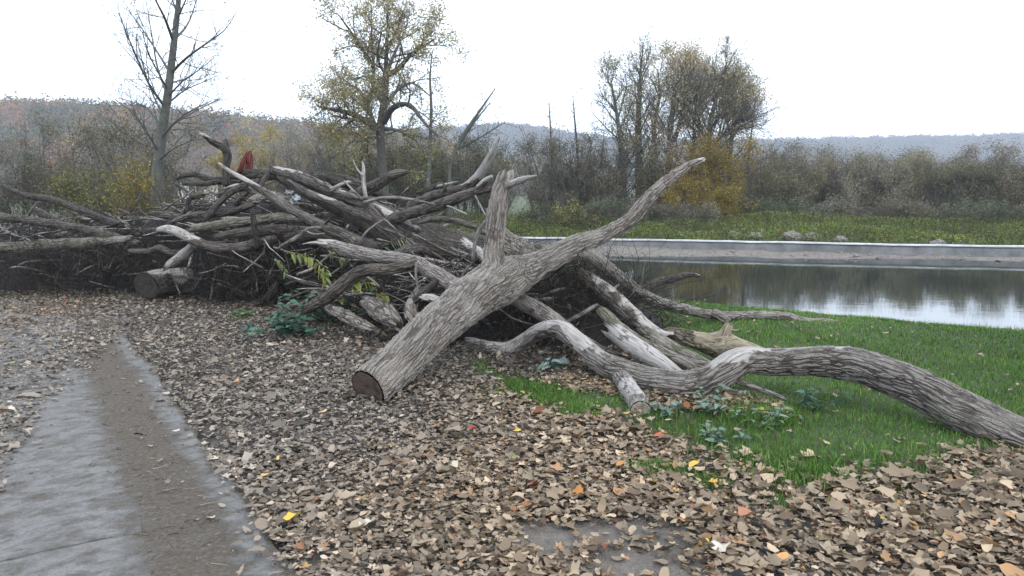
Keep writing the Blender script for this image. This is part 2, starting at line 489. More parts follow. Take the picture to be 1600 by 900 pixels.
# ------------------------------------------------------------------ terrain
WATER_Z = -0.55
EDGE_PX = [(205, 535), (246, 580), (289, 647), (347, 727), (395, 789), (452, 893)]
_e = np.array([G(*p)[:2] for p in EDGE_PX])[::-1]          # near to far
_near = _e[0] + (_e[0] - _e[1]) * 6
EDGE = np.vstack([_near, _e, [-4.95, 9.3], [-6.3, 10.3], [-8.2, 11.1], [-11, 11.8], [-16, 12.6], [-30, 14.0]])
def near_shore(x): return np.interp(x, [-60, -20, -9, -6, -3.5, -1, 2.6, 5.95, 8.5, 14, 40], [53, 39.5, 35.5, 30, 20, 16.5, 13.8, 11.4, 10.6, 9.8, 6])
def far_shore(x): return 2.5 + np.interp(x, [-60, -20, -5, 4, 11, 20, 40], [43, 31, 24.2, 22.4, 21.2, 19.9, 16.5]) + .25 * np.sin(np.asarray(x) * 1.1) + .15 * np.sin(np.asarray(x) * 2.7 + 1)
def weir_y(x): return np.interp(x, [-60, -20, 1, 13, 40], [50, 36.5, 28.9, 25.2, 19.0])
def sstep(a, b, v):
    t = np.clip((v - a) / (b - a), 0, 1)
    return t * t * (3 - 2 * t)
def path_right_dist(x, y):
    """signed distance to the path's right edge, negative on the path"""
    p = np.stack([np.ravel(x), np.ravel(y)], 1)
    best = np.full(len(p), 1e9); sgn = np.ones(len(p))
    for a, b in zip(EDGE[:-1], EDGE[1:]):
        ab = b - a
        t = np.clip(((p - a) @ ab) / (ab @ ab), 0, 1)
        q = p - (a + t[:, None] * ab)
        d = np.hypot(q[:, 0], q[:, 1])
        cr = ab[0] * q[:, 1] - ab[1] * q[:, 0]
        up = d < best
        best[up] = d[up]; sgn[up] = np.where(cr[up] > 0, -1, 1)
    return (best * sgn).reshape(np.shape(x))
PATH_W = 1.75
def gz(x, y, path_dip=True):
    x = np.asarray(x, float); y = np.asarray(y, float)
    s = near_shore(x) - y
    near = -0.50 * (1 - sstep(0.0, 3.4, s)) + np.minimum(s, 0) * 0.35
    f = y - far_shore(x); w = y - weir_y(x)
    far = np.where(f < 0, -0.55 + f * 0.3, -0.55 + np.minimum(f, 4.5) * 0.05)
    back = np.interp(w, [0.3, 0.9, 1.6, 2.2, 4, 13, 30], [-0.9, -0.95, -0.6, -0.42, -0.25, 0.2, 0.25])
    far = np.where(w > 0.3, back, far)
    z = np.where(y < near_shore(x), near, np.maximum(np.maximum(near, -1.5), np.maximum(far, -1.5)))
    z = np.where(s < -1.0, np.maximum(far, -1.4), z)
    u = pn2(x, y, 0.55, 3, 2.0) * 0.035 + pn2(x, y, 2.6, 2, 5.0) * 0.012
    flat = np.clip(np.abs(y) / 1.0, 0, 1)
    pd = path_right_dist(x, y)
    on = sstep(0.12, -0.02, pd) * sstep(-PATH_W - .02, -PATH_W + .12, pd)
    z = z + u * (1 - sstep(0.9, 0.1, np.abs(pd + PATH_W / 2) - PATH_W / 2)) * flat
    return z - on * 0.05 * (1 if path_dip else 0)
def gz1(x, y): return float(gz(np.array([x]), np.array([y]))[0])

GB_PX = [(700, 545), (745, 572), (800, 615), (880, 650), (960, 660), (1060, 697), (1150, 735), (1240, 762), (1310, 752), (1400, 742), (1700, 728)]
_gb = np.array([G(*p)[:2] for p in GB_PX])
SHADE = [(G(770, 548), .5), (G(835, 572), .5), (G(900, 588), .5), (G(960, 598), .42), (G(1040, 625), .3), (G(1110, 632), .3), (G(880, 545), .9), (G(960, 560), .6), (G(1180, 640), .22)]
PATCH = [(G(830, 612), .32), (G(905, 645), .2), (G(1015, 735), .13), (G(1052, 738), .12), (G(1106, 757), .12), (G(375, 492), .3), (G(1330, 745), .16), (G(1225, 790), .12)]
def grass_mask(x, y):
    x = np.asarray(x, float); y = np.asarray(y, float)
    gb = np.interp(x, _gb[:, 0], _gb[:, 1])
    n = pn2(x, y, 2.2, 3, 9.0)
    m = sstep(-0.22, 0.30, y - gb + n * .45) * sstep(-0.75, -0.2, x + n * .2)
    for (p, r) in SHADE:
        m = m * (1 - .93 * sstep(r * 1.25, r * .75, np.hypot(x - p[0], y - p[1]) + n * r * .35))
    for (p, r) in PATCH:
        m = np.maximum(m, sstep(r * 1.3, r * .3, np.hypot(x - p[0], y - p[1]) + n * r * .5) * .8)
    return m * (y < near_shore(x) + .2)

def graded(lo, hi, fine_lo, fine_hi, step, growth=1.16, cap=60):
    a = list(np.arange(fine_lo, fine_hi + 1e-6, step))
    s, v = step, a[-1]
    while v < hi:
        s = min(s * growth, cap); v += s; a.append(v)
    s, v, b = step, a[0], []
    while v > lo:
        s = min(s * growth, cap); v -= s; b.append(v)
    return np.array(b[::-1] + a)
xs = graded(-1500, 1500, -8, 9, 0.1)
ys = graded(-40, 1600, 1.5, 14, 0.1, 1.07)
X, Y = np.meshgrid(xs, ys)
Z = gz(X, Y)
V = np.stack([X, Y, Z], -1).reshape(-1, 3)
nx, ny = len(xs), len(ys)
ii = (np.arange(ny - 1)[:, None] * nx + np.arange(nx - 1)[None, :])
Q = np.stack([ii, ii + 1, ii + nx + 1, ii + nx], -1).reshape(-1, 4)
gm = grass_mask(X, Y)
fs, ws = Y - far_shore(X), Y - weir_y(X)
gravel = sstep(-1.0, 0.0, fs) * (1 - sstep(0.2, .8, ws))
for c_, rx_, ry_ in [(G(930, 838)[:2], .38, .16), (G(985, 880)[:2], .36, .16), (G(1035, 893)[:2], .25, .12), (G(860, 845)[:2], .22, .16)]:
    gravel = np.maximum(gravel, .6 * sstep(1.5, .5, np.hypot((X - c_[0]) / rx_, (Y - c_[1]) / ry_) + .3 * pn2(X, Y, 4., 2, 7.)))
farg = sstep(1.5, 2.5, ws) + (1 - sstep(0, .1, near_shore(X) - Y + 100)) * 0
leftm = sstep(9.5, 13, Y) * sstep(-4, -7, X) * (Y < near_shore(X))
mud = ((Y > near_shore(X) - .12) & (fs < 0)).astype(float)

m, t, b, out = mat('ground')
tc = N(t, 'ShaderNodeTexCoord')
a_gr = N(t, 'ShaderNodeAttribute', _attribute_name='grass')
a_gv = N(t, 'ShaderNodeAttribute', _attribute_name='gravel')
a_fg = N(t, 'ShaderNodeAttribute', _attribute_name='meadow')
a_mu = N(t, 'ShaderNodeAttribute', _attribute_name='mud')
vo = N(t, 'ShaderNodeTexVoronoi', Scale=75.0); L(t, tc.outputs['Object'], vo.inputs['Vector'])
sx = N(t, 'ShaderNodeSeparateColor'); L(t, vo.outputs['Color'], sx.inputs['Color'])
lit = ramp(t, sx.outputs['Red'], [(0.0, (0.02, 0.016, 0.013)), (.45, (0.055, 0.045, 0.036)), (.8, (0.11, 0.09, 0.07)), (1.0, (0.16, 0.13, 0.10))])
nz = N(t, 'ShaderNodeTexNoise', Scale=18.0, Detail=8.0, Roughness=.7); L(t, tc.outputs['Object'], nz.inputs['Vector'])
soil = ramp(t, nz.outputs['Fac'], [(.3, (0.022, 0.018, 0.015)), (.7, (0.075, 0.066, 0.057))])
nb = N(t, 'ShaderNodeTexNoise', Scale=1.3, Detail=5.0); L(t, tc.outputs['Object'], nb.inputs['Vector'])
col = mixc(t, mrange(t, nb.outputs['Fac'], .35, .65, .45, .9), lit, soil)
gcol = ramp(t, nz.outputs['Fac'], [(.3, (0.018, 0.026, 0.009)), (.7, (0.05, 0.075, 0.02))])
col = mixc(t, a_gr.outputs['Fac'], col, gcol)
gvn = N(t, 'ShaderNodeTexNoise', Scale=7.0, Detail=9.0, Roughness=.75); L(t, tc.outputs['Object'], gvn.inputs['Vector'])
gv = ramp(t, gvn.outputs['Fac'], [(.3, (0.065, 0.056, 0.047)), (.5, (0.15, 0.13, 0.11)), (.72, (0.25, 0.225, 0.2))])
col = mixc(t, a_gv.outputs['Fac'], col, gv)
fgn = N(t, 'ShaderNodeTexNoise', Scale=.9, Detail=8.0, Roughness=.7); L(t, tc.outputs['Object'], fgn.inputs['Vector'])
fg = ramp(t, fgn.outputs['Fac'], [(.3, (0.03, 0.034, 0.014)), (.52, (0.06, 0.075, 0.024)), (.75, (0.10, 0.088, 0.05))])
col = mixc(t, a_fg.outputs['Fac'], col, fg)
col = mixc(t, a_mu.outputs['Fac'], col, (0.04, 0.036, 0.03))
L(t, col, b.inputs['Base Color']); b.inputs['Roughness'].default_value = .92
hgt = math_n(t, 'ADD', nz.outputs['Fac'], vo.outputs['Distance'])
bp = N(t, 'ShaderNodeBump', Strength=.6, Distance=.02); L(t, hgt, bp.inputs['Height']); L(t, bp.outputs[0], b.inputs['Normal'])
M['ground'] = m
me = mesh('ground', V, Q, None, True, None, {'grass': gm.ravel(), 'gravel': gravel.ravel(), 'meadow': np.clip(farg + leftm, 0, 1).ravel(), 'mud': mud.ravel()}, [m])
link('ground', me, kind='structure')

# water
m, t, b, out = mat('river_water')
tc = N(t, 'ShaderNodeTexCoord')
mp = N(t, 'ShaderNodeMapping'); mp.inputs['Scale'].default_value = (1.0, 2.2, 1); L(t, tc.outputs['Object'], mp.inputs['Vector'])
n1 = N(t, 'ShaderNodeTexNoise', Scale=1.6, Detail=4.0, Roughness=.55); L(t, mp.outputs[0], n1.inputs['Vector'])
bp = N(t, 'ShaderNodeBump', Strength=.05, Distance=.03); L(t, n1.outputs['Fac'], bp.inputs['Height'])
b.inputs['Base Color'].default_value = (0.02, 0.026, 0.022, 1); b.inputs['Roughness'].default_value = .03; b.inputs['IOR'].default_value = 1.333
b.inputs['Specular IOR Level'].default_value = 1.0
L(t, bp.outputs[0], b.inputs['Normal'])
wx = np.array([-5.6, -4.2, -3, 0, 6, 14, 40.0])
Vw = [(x, near_shore(x) - 1.2, WATER_Z) for x in wx] + [(x, weir_y(x) + 3.0, WATER_Z) for x in wx]
me = mesh('river', Vw, [(i, i + 1, i + 8, i + 7) for i in range(6)], None, False, None, None, [m])
link('river', me, kind='structure')

# path
m, t, b, out = mat('path_surface')
tc = N(t, 'ShaderNodeTexCoord')
uu = N(t, 'ShaderNodeAttribute', _attribute_name='across')
rest = N(t, 'ShaderNodeAttribute', _attribute_name='rest')
nf = N(t, 'ShaderNodeTexNoise', Scale=90.0, Detail=6.0, Roughness=.7); L(t, tc.outputs['Object'], nf.inputs['Vector'])
nm = N(t, 'ShaderNodeTexNoise', Scale=3.0, Detail=6.0, Roughness=.6); L(t, tc.outputs['Object'], nm.inputs['Vector'])
asp = ramp(t, nf.outputs['Fac'], [(.3, (0.112, 0.110, 0.106)), (.7, (0.205, 0.201, 0.194))])
asp = mixc(t, mrange(t, nm.outputs['Fac'], .4, .7, 0, .5), asp, (0.14, 0.132, 0.12))
mp = N(t, 'ShaderNodeMapping'); mp.inputs['Scale'].default_value = (4.5, 6.5, 1); mp.inputs['Rotation'].default_value = (0, 0, .6); L(t, rest.outputs['Vector'], mp.inputs['Vector'])
nd = N(t, 'ShaderNodeTexNoise', Scale=1.5, Detail=10.0, Roughness=.72, Distortion=.35); L(t, mp.outputs[0], nd.inputs['Vector'])
band = math_n(t, 'MULTIPLY', mrange(t, uu.outputs['Fac'], .08, .26), mrange(t, uu.outputs['Fac'], .66, .38))
band = math_n(t, 'MAXIMUM', band, mrange(t, uu.outputs['Fac'], .05, .0))
band = math_n(t, 'MAXIMUM', band, mrange(t, uu.outputs['Fac'], 1.2, 1.6))
dm = mrange(t, math_n(t, 'ADD', math_n(t, 'MULTIPLY_ADD', nd.outputs['Fac'], 2.0, -.5), math_n(t, 'MULTIPLY', band, .55)), .36, 1.0)
ndf = N(t, 'ShaderNodeTexNoise', Scale=45.0, Detail=6.0, Roughness=.75); L(t, tc.outputs['Object'], ndf.inputs['Vector'])
dirt = ramp(t, ndf.outputs['Fac'], [(.3, (0.062, 0.054, 0.045)), (.55, (0.122, 0.103, 0.083)), (.75, (0.22, 0.2, 0.172))])
col = mixc(t, dm, asp, dirt)
L(t, col, b.inputs['Base Color']); b.inputs['Roughness'].default_value = .92; b.inputs['Specular IOR Level'].default_value = .12
hh = math_n(t, 'ADD', math_n(t, 'MULTIPLY', dm, ndf.outputs['Fac']), math_n(t, 'MULTIPLY', nf.outputs['Fac'], .15))
bp = N(t, 'ShaderNodeBump', Strength=.9, Distance=.02); L(t, hh, bp.inputs['Height']); L(t, bp.outputs[0], b.inputs['Normal'])
M['path'] = m
EP = spline(EDGE, .08)
tan = unit(np.gradient(EP, axis=0))
nl = np.stack([-tan[:, 1], tan[:, 0]], 1)                     # to the left of the edge
s_len = np.concatenate([[0], np.cumsum(np.linalg.norm(np.diff(EP, axis=0), axis=1))])
wob = pn2(s_len, s_len * 0, 3.0, 3, 3.0) * .08
uvals = np.array([0, .04, .1, .2, .35, .5, .7, .9, 1.1, 1.3, 1.5, 1.65, PATH_W])
PV, PU, PR = [], [], []
for i in range(len(EP)):
    for k, u in enumerate(uvals):
        q = EP[i] + nl[i] * (u + (wob[i] if k == 0 else 0))
        PV.append((q[0], q[1], .008 + .02 * math.sin(min(1, u / PATH_W) * 3.14)))
        PU.append(u); PR.append((u, s_len[i], 0))
nu = len(uvals)
ii = (np.arange(len(EP) - 1)[:, None] * nu + np.arange(nu - 1)[None, :])
Qp = np.stack([ii, ii + nu, ii + nu + 1, ii + 1], -1).reshape(-1, 4)
me = mesh('path', PV, Qp, None, True, None, {'across': np.array(PU), 'rest': np.array(PR)}, [m])
link('path', me, kind='structure')

# concrete weir: a long low wall across the far side of the pool
Vx = np.arange(-20, 41, .5)
Vw, Qw = [], []
rr = random.Random(3)
for i, x in enumerate(Vx):
    y = weir_y(x); tp = -0.20 + pn2(np.array([x]), np.array([0.]), .8, 3, 1.)[0] * .03
    Vw += [(x, y - .16, -1.3), (x, y - .15, tp - .03), (x, y - .11, tp), (x, y + .11, tp + rr.uniform(-.006, .006)), (x, y + .15, tp - .03), (x, y + .16, -1.3)]
    if i:
        o = 6 * i
        Qw += [(o - 6 + k, o + k, o + k + 1, o - 5 + k) for k in range(5)]
wr = empty('weir_wall', (8, weir_y(8.), -.4), 'long low grey concrete weir wall across the far side of the pond', 'weir wall')
child('wall_body', mesh('wall_body', Vw, Qw, None, False, None, None, [M['concrete']]), wr)
Vc, Qc = [], []
for i, x in enumerate(Vx):
    y = weir_y(x); tp = -0.193 + pn2(np.array([x]), np.array([0.]), .8, 3, 1.)[0] * .03
    Vc += [(x, y - .19, tp + .005), (x, y - .18, tp + .045), (x, y + .18, tp + .05), (x, y + .19, tp + .005)]
    if i:
        o = 4 * i
        Qc += [(o - 4 + k, o + k, o + k + 1, o - 3 + k) for k in range(3)]
m2 = simple_noise_mat('pale_capping', (0.26, 0.265, 0.27), (0.55, 0.55, 0.55), 2.5, .8, .3, .02); M['cap'] = m2
child('capping', mesh('capping', Vc, Qc, None, False, None, None, [m2]), wr)

def boulder(px, py, d, w, label):
    c = W(px, py, d)
    c[2] = gz1(c[0], c[1]) + w * .18
    V, Q, T = [], [], []
    n, mm = 14, 8
    for i in range(1, mm):
        ph = math.pi * i / mm
        for j in range(n):
            th = 2 * math.pi * j / n
            q = np.array([math.sin(ph) * math.cos(th), math.sin(ph) * math.sin(th) * .8, math.cos(ph) * .62])
            s = 1 + .38 * noise.noise(Vector(q * 1.7 + c)) + .16 * noise.noise(Vector(q * 4 + c))
            V.append(c + q * s * w * .5)
    V += [c + np.array([0, 0, w * .3]), c - np.array([0, 0, w * .3])]
    for i in range(mm - 2):
        for j in range(n):
            a, b2 = i * n + j, i * n + (j + 1) % n
            Q.append((a, a + n, b2 + n, b2))
    for j in range(n):
        T.append((len(V) - 2, j, (j + 1) % n)); o = (mm - 2) * n
        T.append((len(V) - 1, o + (j + 1) % n, o + j))
    link('boulder', mesh('boulder', V, Q, T, False, None, None, [M['rock']]), label=label, cat='boulder')
for a in [(1268, 378, 29.2, .6, 'large pale boulder poking highest above the weir wall'),
          (1238, 381, 29.0, .8, 'broad flat pale boulder left of the highest one behind the weir'),
          (1180, 380, 29.6, .6, 'low pinkish boulder behind the weir under the green bank'),
          (1148, 374, 30.2, .6, 'small grey boulder behind the weir near the yellow bush'),
          (1312, 381, 28.4, .55, 'dark-backed boulder just right of the highest boulder at the weir'),
          (975, 366, 31.6, .6, 'grey boulder behind the weir seen above the leaning branch'),
          (1465, 389, 27.2, .55, 'rounded boulder behind the right end of the weir')]:
    boulder(*a)

rs = np.random.default_rng(55)
ns = 900
qx = rs.uniform(-3, 26, ns); qy = far_shore(qx) - .1 + (weir_y(qx) - far_shore(qx)) * rs.random(ns)
sz_ = rs.lognormal(-3.6, .5, ns)
oc = np.array([(1, 0, 0), (0, 1, 0), (-1, 0, 0), (0, -1, 0), (0, 0, .7), (0, 0, -.7)])
Vs = (oc[None] * (1 + .3 * rs.normal(size=(ns, 6, 1)))) * sz_[:, None, None] + np.stack([qx, qy, gz(qx, qy) + sz_ * .2], 1)[:, None, :]
Ts = np.array([(0, 1, 4), (1, 2, 4), (2, 3, 4), (3, 0, 4), (1, 0, 5), (2, 1, 5), (3, 2, 5), (0, 3, 5)])[None] + (np.arange(ns) * 6)[:, None, None]
link('gravel_stones', mesh('gravel_stones', Vs, None, Ts, False, None, None, [M['rock']]), label='loose stones scattered over the gravel strip below the weir wall', cat='gravel', kind='stuff')

# house beyond the river on the left
def box(x0, x1, y0, y1, z0, z1):
    V = [(x, y, z) for z in (z0, z1) for y in (y0, y1) for x in (x0, x1)]
    return V, [(0, 2, 3, 1), (4, 5, 7, 6), (0, 1, 5, 4), (2, 6, 7, 3), (0, 4, 6, 2), (1, 3, 7, 5)]
hx0, hx1, hy0, hy1 = W(278, 300, 60)[0], W(470, 300, 60)[0], 60.0, 68.0
hz = gz1((hx0 + hx1) / 2, 60)
hs = empty('house', ((hx0 + hx1) / 2, 64, hz), 'white rendered house with broad brown roof beyond the driftwood pile', 'house')
V, Q = box(hx0, hx1, hy0, hy1, hz - .2, hz + 2.6)
hw = Acc(); hw.add(V, Q)
hw.add([(hx0, hy0, hz + 2.6), (hx0, hy1, hz + 2.6), (hx0, 64, hz + 5.0), (hx1, hy0, hz + 2.6), (hx1, hy1, hz + 2.6), (hx1, 64, hz + 5.0)], None, [(0, 2, 1), (3, 4, 5)])
child('wall', hw.mesh('wall', [M['render']], False), hs)
e = .6
rv = [(hx0 - e, hy0 - e, hz + 2.35), (hx1 + e, hy0 - e, hz + 2.35), (hx1 + e, 64, hz + 5.12), (hx0 - e, 64, hz + 5.12), (hx0 - e, hy1 + e, hz + 2.35), (hx1 + e, hy1 + e, hz + 2.35)]
rv += [(x, y, z + .14) for x, y, z in rv]
rf = child('roof', mesh('roof', rv, [(6, 7, 8, 9), (9, 8, 11, 10), (0, 3, 2, 1), (3, 4, 5, 2), (0, 1, 7, 6), (4, 10, 11, 5), (0, 6, 9, 3), (3, 9, 10, 4), (1, 2, 8, 7), (2, 5, 11, 8)], None, False, None, None, [M['tiles']]), hs)
V, Q = box(hx0 + 2, hx0 + 2.7, 64.5, 65.2, hz + 4, hz + 5.9)
c_ = link('chimney', mesh('chimney', V, Q, None, False, None, None, [M['tiles']]), rf)
for wxk in np.linspace(hx0 + .9, hx1 - 2.0, 4):
    V, Q = box(wxk, wxk + 1.1, hy0 - .03, hy0 + .1, hz + .9, hz + 2.1)
    wn = child('window', mesh('window', V, Q, None, False, None, None, [M['darkglass']]), hs)
    fr = Acc()
    for q in [(wxk - .08, wxk, .82, 2.18), (wxk + 1.1, wxk + 1.18, .82, 2.18), (wxk, wxk + 1.1, .82, .9), (wxk, wxk + 1.1, 2.1, 2.18), (wxk + .52, wxk + .58, .9, 2.1)]:
        V, Q = box(q[0], q[1], hy0 - .06, hy0 + .05, hz + q[2], hz + q[3]); fr.add(V, Q)
    link('frame', fr.mesh('frame', [M['whitewood']], False), wn)
# distant low shed on the right
sx0 = W(1345, 293, 78)[0]; sz = gz1(sx0, 78)
sh = empty('shed', (sx0 + 1, 79, sz), 'low distant shed with a white roof glimpsed between bushes at far right', 'shed')
V, Q = box(sx0, sx0 + 3.0, 78, 81, sz - .1, sz + 1.9)
child('wall', mesh('wall', V, Q, None, False, None, None, [M['tiles']]), sh)
V = [(sx0 - .3, 77.6, sz + 1.85), (sx0 + 3.3, 77.6, sz + 1.85), (sx0 + 3.3, 81.3, sz + 2.6), (sx0 - .3, 81.3, sz + 2.6)]
V += [(x, y, z + .12) for x, y, z in V]
child('roof', mesh('roof', V, [(0, 3, 2, 1), (4, 5, 6, 7), (0, 1, 5, 4), (2, 3, 7, 6), (1, 2, 6, 5), (3, 0, 4, 7)], None, False, None, None, [M['whitewood']]), sh)

# hills and the far-off woods on them
def hill(name, pts, dist, depth, treeh, seed, n_tree, leaf, nleaf, cols, label):
    P = np.array([W(px, py, dist) for px, py in pts])
    hx, hzv = P[:, 0], P[:, 2] - treeh * .8
    gx = np.linspace(hx[0], hx[-1], 140); gy = np.linspace(dist - depth, dist + depth * .6, 26)
    XX, YY = np.meshgrid(gx, gy)
    def hh(x, y):
        p = np.where(y < dist, sstep(dist - depth, dist, y), 1 - .5 * sstep(dist, dist + depth, y))
        return np.interp(x, hx, hzv) * p + pn2(x, y, .012, 3, seed) * 5 * p - .8 * (1 - p)
    ZZ = hh(XX, YY)
    nn = len(gx)
    ii = (np.arange(len(gy) - 1)[:, None] * nn + np.arange(nn - 1)[None, :])
    Q = np.stack([ii, ii + 1, ii + nn + 1, ii + nn], -1).reshape(-1, 4)
    link(name, mesh(name, np.stack([XX, YY, ZZ], -1), Q, None, True, None, None, [M['hillground']]), kind='structure')
    r = np.random.default_rng(seed)
    tx = r.uniform(hx[0], hx[-1], n_tree); ty = dist - depth * .85 + depth * .95 * r.random(n_tree) ** .55
    tz = hh(tx, ty)
    rad = treeh * r.uniform(.32, .55, n_tree)
    d = unit(r.normal(size=(n_tree, nleaf, 3))) * (r.random((n_tree, nleaf, 1)) ** .33)
    lump = 1 + .25 * np.sin(d[..., 0:1] * 5 + tx[:, None, None]) * np.cos(d[..., 1:2] * 6)
    C = np.stack([tx, ty, tz + treeh * .55], 1)
    P = C[:, None, :] + d * lump * rad[:, None, None] * np.array([1, 1, 1.15])
    tc_ = pal(r, n_tree, cols[0], cols[1], .18)
    cc = np.repeat(tc_, nleaf, 0) * (1 + r.normal(size=(n_tree * nleaf, 1)) * .2)
    V, Q = leaves(P.reshape(-1, 3), leaf * r.uniform(.6, 1.3, n_tree * nleaf), r, .8)
    a = Acc(); a.add(V, Q, None, np.clip(cc, .004, .5))
    link('wooded_hillside', a.mesh('wooded_hillside', [M['foliage']], False), label=label, cat='woodland', kind='stuff')
M['hillground'] = simple_noise_mat('hill_ground', (0.04, 0.035, 0.022), (0.07, 0.06, 0.04), .1, .95, 0)
AUT = ([(0.17, 0.10, 0.052), (0.28, 0.13, 0.05), (0.085, 0.095, 0.045), (0.34, 0.24, 0.055), (0.055, 0.095, 0.05), (0.19, 0.125, 0.08)], [3, 2.5, 3, 1.2, 2, 3])
hill('near_hill', [(-420, 151), (-200, 159), (0, 169), (200, 175), (300, 185), (400, 196), (480, 202), (560, 214), (650, 223), (740, 249), (820, 284), (900, 309)], 330, 100, 15, 5, 1500, 1.0, 480, AUT, 'autumn woodland covering the hill on the left')
hill('far_hill', [(380, 250), (520, 215), (700, 203), (800, 196), (860, 203), (900, 212), (1000, 222), (1100, 224), (1200, 219), (1300, 217), (1400, 216), (1600, 212), (1800, 205), (2100, 200)], 900, 260, 13, 6, 3200, 2.0, 130, ([(0.10, 0.07, 0.055), (0.14, 0.095, 0.06), (0.075, 0.07, 0.055), (0.11, 0.08, 0.08)], [3, 2, 2, 3]), 'hazy purple-brown woodland along the distant ridge')

# air: even haze round everything, the sky stays outside
m = bpy.data.materials.new('haze_air'); m.use_nodes = True; t = m.node_tree; t.nodes.clear()
out = t.nodes.new('ShaderNodeOutputMaterial'); pv = t.nodes.new('ShaderNodeVolumePrincipled')
pv.inputs['Color'].default_value = (0.80, 0.88, 1.0, 1); pv.inputs['Density'].default_value = HAZE = 0.0006
t.links.new(pv.outputs[0], out.inputs['Volume'])
V, Q = box(-1650, 1650, -140, 1750, -4.5, 150)
link('haze', mesh('haze', V, Q, None, False, None, None, [m]), kind='stuff', label='pale bluish autumn haze in the valley air', cat='haze')

# ------------------------------------------------------------------ living trees and bushes
def wiggle_line(p0, dirv, length, n, wig, up, rng):
    P = [np.array(p0, float)]
    d = unit(np.array(dirv, float))
    st = length / (n - 1)
    for i in range(n - 1):
        d = unit(d + rng.normal(size=3) * wig + np.array([0, 0, up]))
        P.append(P[-1] + d * st)
    return np.array(P)

class Plant:
    def __init__(self, seed):
        self.r = np.random.default_rng(seed)
        self.wood, self.fine = Acc(), Acc()
        self.tw, self.tips = [], []
    def limb(self, P, R, sides=6):
        V, Q = ring_tube(np.asarray(P), np.asarray(R), sides)
        self.wood.add(V, Q)
    def spread(self, P, R, level, cfg):
        """children along a limb, recursively; the last level leaves twigs"""
        r = self.r
        seg = np.concatenate([[0], np.cumsum(np.linalg.norm(np.diff(P, axis=0), axis=1))])
        Ltot = seg[-1]
        def at(t):
            s = t * Ltot
            k = min(len(P) - 2, int(np.searchsorted(seg, s) - 1)); k = max(k, 0)
            f = (s - seg[k]) / (seg[k + 1] - seg[k] + 1e-9)
            return P[k] * (1 - f) + P[k + 1] * f, unit(P[k + 1] - P[k]), R[k] * (1 - f) + R[k + 1] * f
        last = level >= len(cfg['n'])
        if last:
            nt = max(2, int(cfg['twigs'] * Ltot))
            for t in r.uniform(.1, 1, nt):
                p, tg, _ = at(t)
                d = unit(tg + r.normal(size=3) * .55 + np.array([0, 0, cfg.get('twig_up', .15)]))
                self.tw.append((p, d, cfg['twig_len'] * r.uniform(.5, 1.2)))
            return
        n = cfg['n'][level]
        n = max(1, int(n * r.uniform(.8, 1.2)))
        ts = np.linspace(cfg['t0'][level], 0.98, n) + r.uniform(-.03, .03, n)
        az = r.uniform(0, 6.28)
        for t in np.clip(ts, .05, .99):
            p, tg, rad = at(t)
            az += 2.4 + r.normal() * .4
            a = unit(np.cross(tg, [0.31, .2, .93] if abs(tg[2]) < .9 else [1, 0, 0])); b = np.cross(tg, a)
            an = math.radians(cfg['ang'][level] * r.uniform(.7, 1.25))
            d = tg * math.cos(an) + (a * math.cos(az) + b * math.sin(az)) * math.sin(an)
            length = cfg['len'][level] * (1 - cfg.get('taper', .55) * t) * r.uniform(.7, 1.25)
            rc = min(rad * .62, cfg['rad'][level])
            Pc = wiggle_line(p, d, length, 6, cfg.get('wig', .12), cfg['up'][level], r)
            Rc = rc * np.linspace(1, .28, 6)
            self.limb(Pc, Rc, (6, 5, 4, 4)[level + 1] if level < 3 else 3)
            self.spread(Pc, Rc, level + 1, cfg)
    def crown(self, leaf, per, cols, w, wood_col, spread=.25, keep=1.0, clump=.0, seed=0, flat=.2, twig_r=.006, jit=.28, shape=.6, twig_bend=.25):
        r = self.r
        S = np.array([x[0] for x in self.tw]); D = np.array([x[1] for x in self.tw]); Ln = np.array([x[2] for x in self.tw])
        if len(S) == 0: return
        V, Q = twigs(S, D, Ln, twig_r, twig_bend, r)
        self.fine.add(V, Q, None, np.repeat(pal(r, len(S), [wood_col], None, .2), 9, 0))
        if per > 0:
            m = int(len(S) * per)
            k = r.integers(0, len(S), m)
            f = r.uniform(.25, 1.1, (m, 1))
            P = S[k] + D[k] * Ln[k][:, None] * f + r.normal(size=(m, 3)) * spread
            nz = pnoise(P, clump if clump else .8, 2, seed + .37)
            th = np.quantile(nz, 1 - keep)
            sel = nz + r.normal(size=m) * .12 > th
            P = P[sel]
            n2 = pnoise(P, .55, 2, seed + 4.1)
            c = pal(r, len(P), cols, w, jit) * (1 + .35 * n2[:, None])
            V, Q = leaves(P, leaf * r.uniform(.6, 1.35, len(P)), r, shape, flat)
            self.fine.add(V, Q, None, np.clip(c, .004, .8))
    def build(self, name, base, label, cat, group=None, bark='trunk_far', trunk_name='trunk', crown_name='crown'):
        e = empty(name, base, label, cat, group)
        for nm, acc, mt in ((trunk_name, self.wood, M[bark]), (crown_name, self.fine, M['foliage'])):
            if acc.n: child(nm, acc.mesh(nm, [mt], nm == trunk_name), e)
        return e

def trunk_from_px(pts, d, dz=None):
    """pixel rows (px, py, radius_px, depth offset) -> smooth polyline and radii in metres"""
    A = np.array([np.append(W(p[0], p[1], d + (p[3] if len(p) > 3 else 0)), p[2] * mpp(p[0], p[1], d)) for p in pts])
    S = spline(A, .35)
    return S[:, :3], np.maximum(S[:, 3], .004)
def grounded(P, R):
    """carry a trunk down to the ground"""
    g = gz1(P[0, 0], P[0, 1]) - .15
    if P[0, 2] > g + .2:
        q = P[0].copy(); q[2] = g
        return np.vstack([q, P]), np.concatenate([[R[0] * 1.35], R])
    return P, R

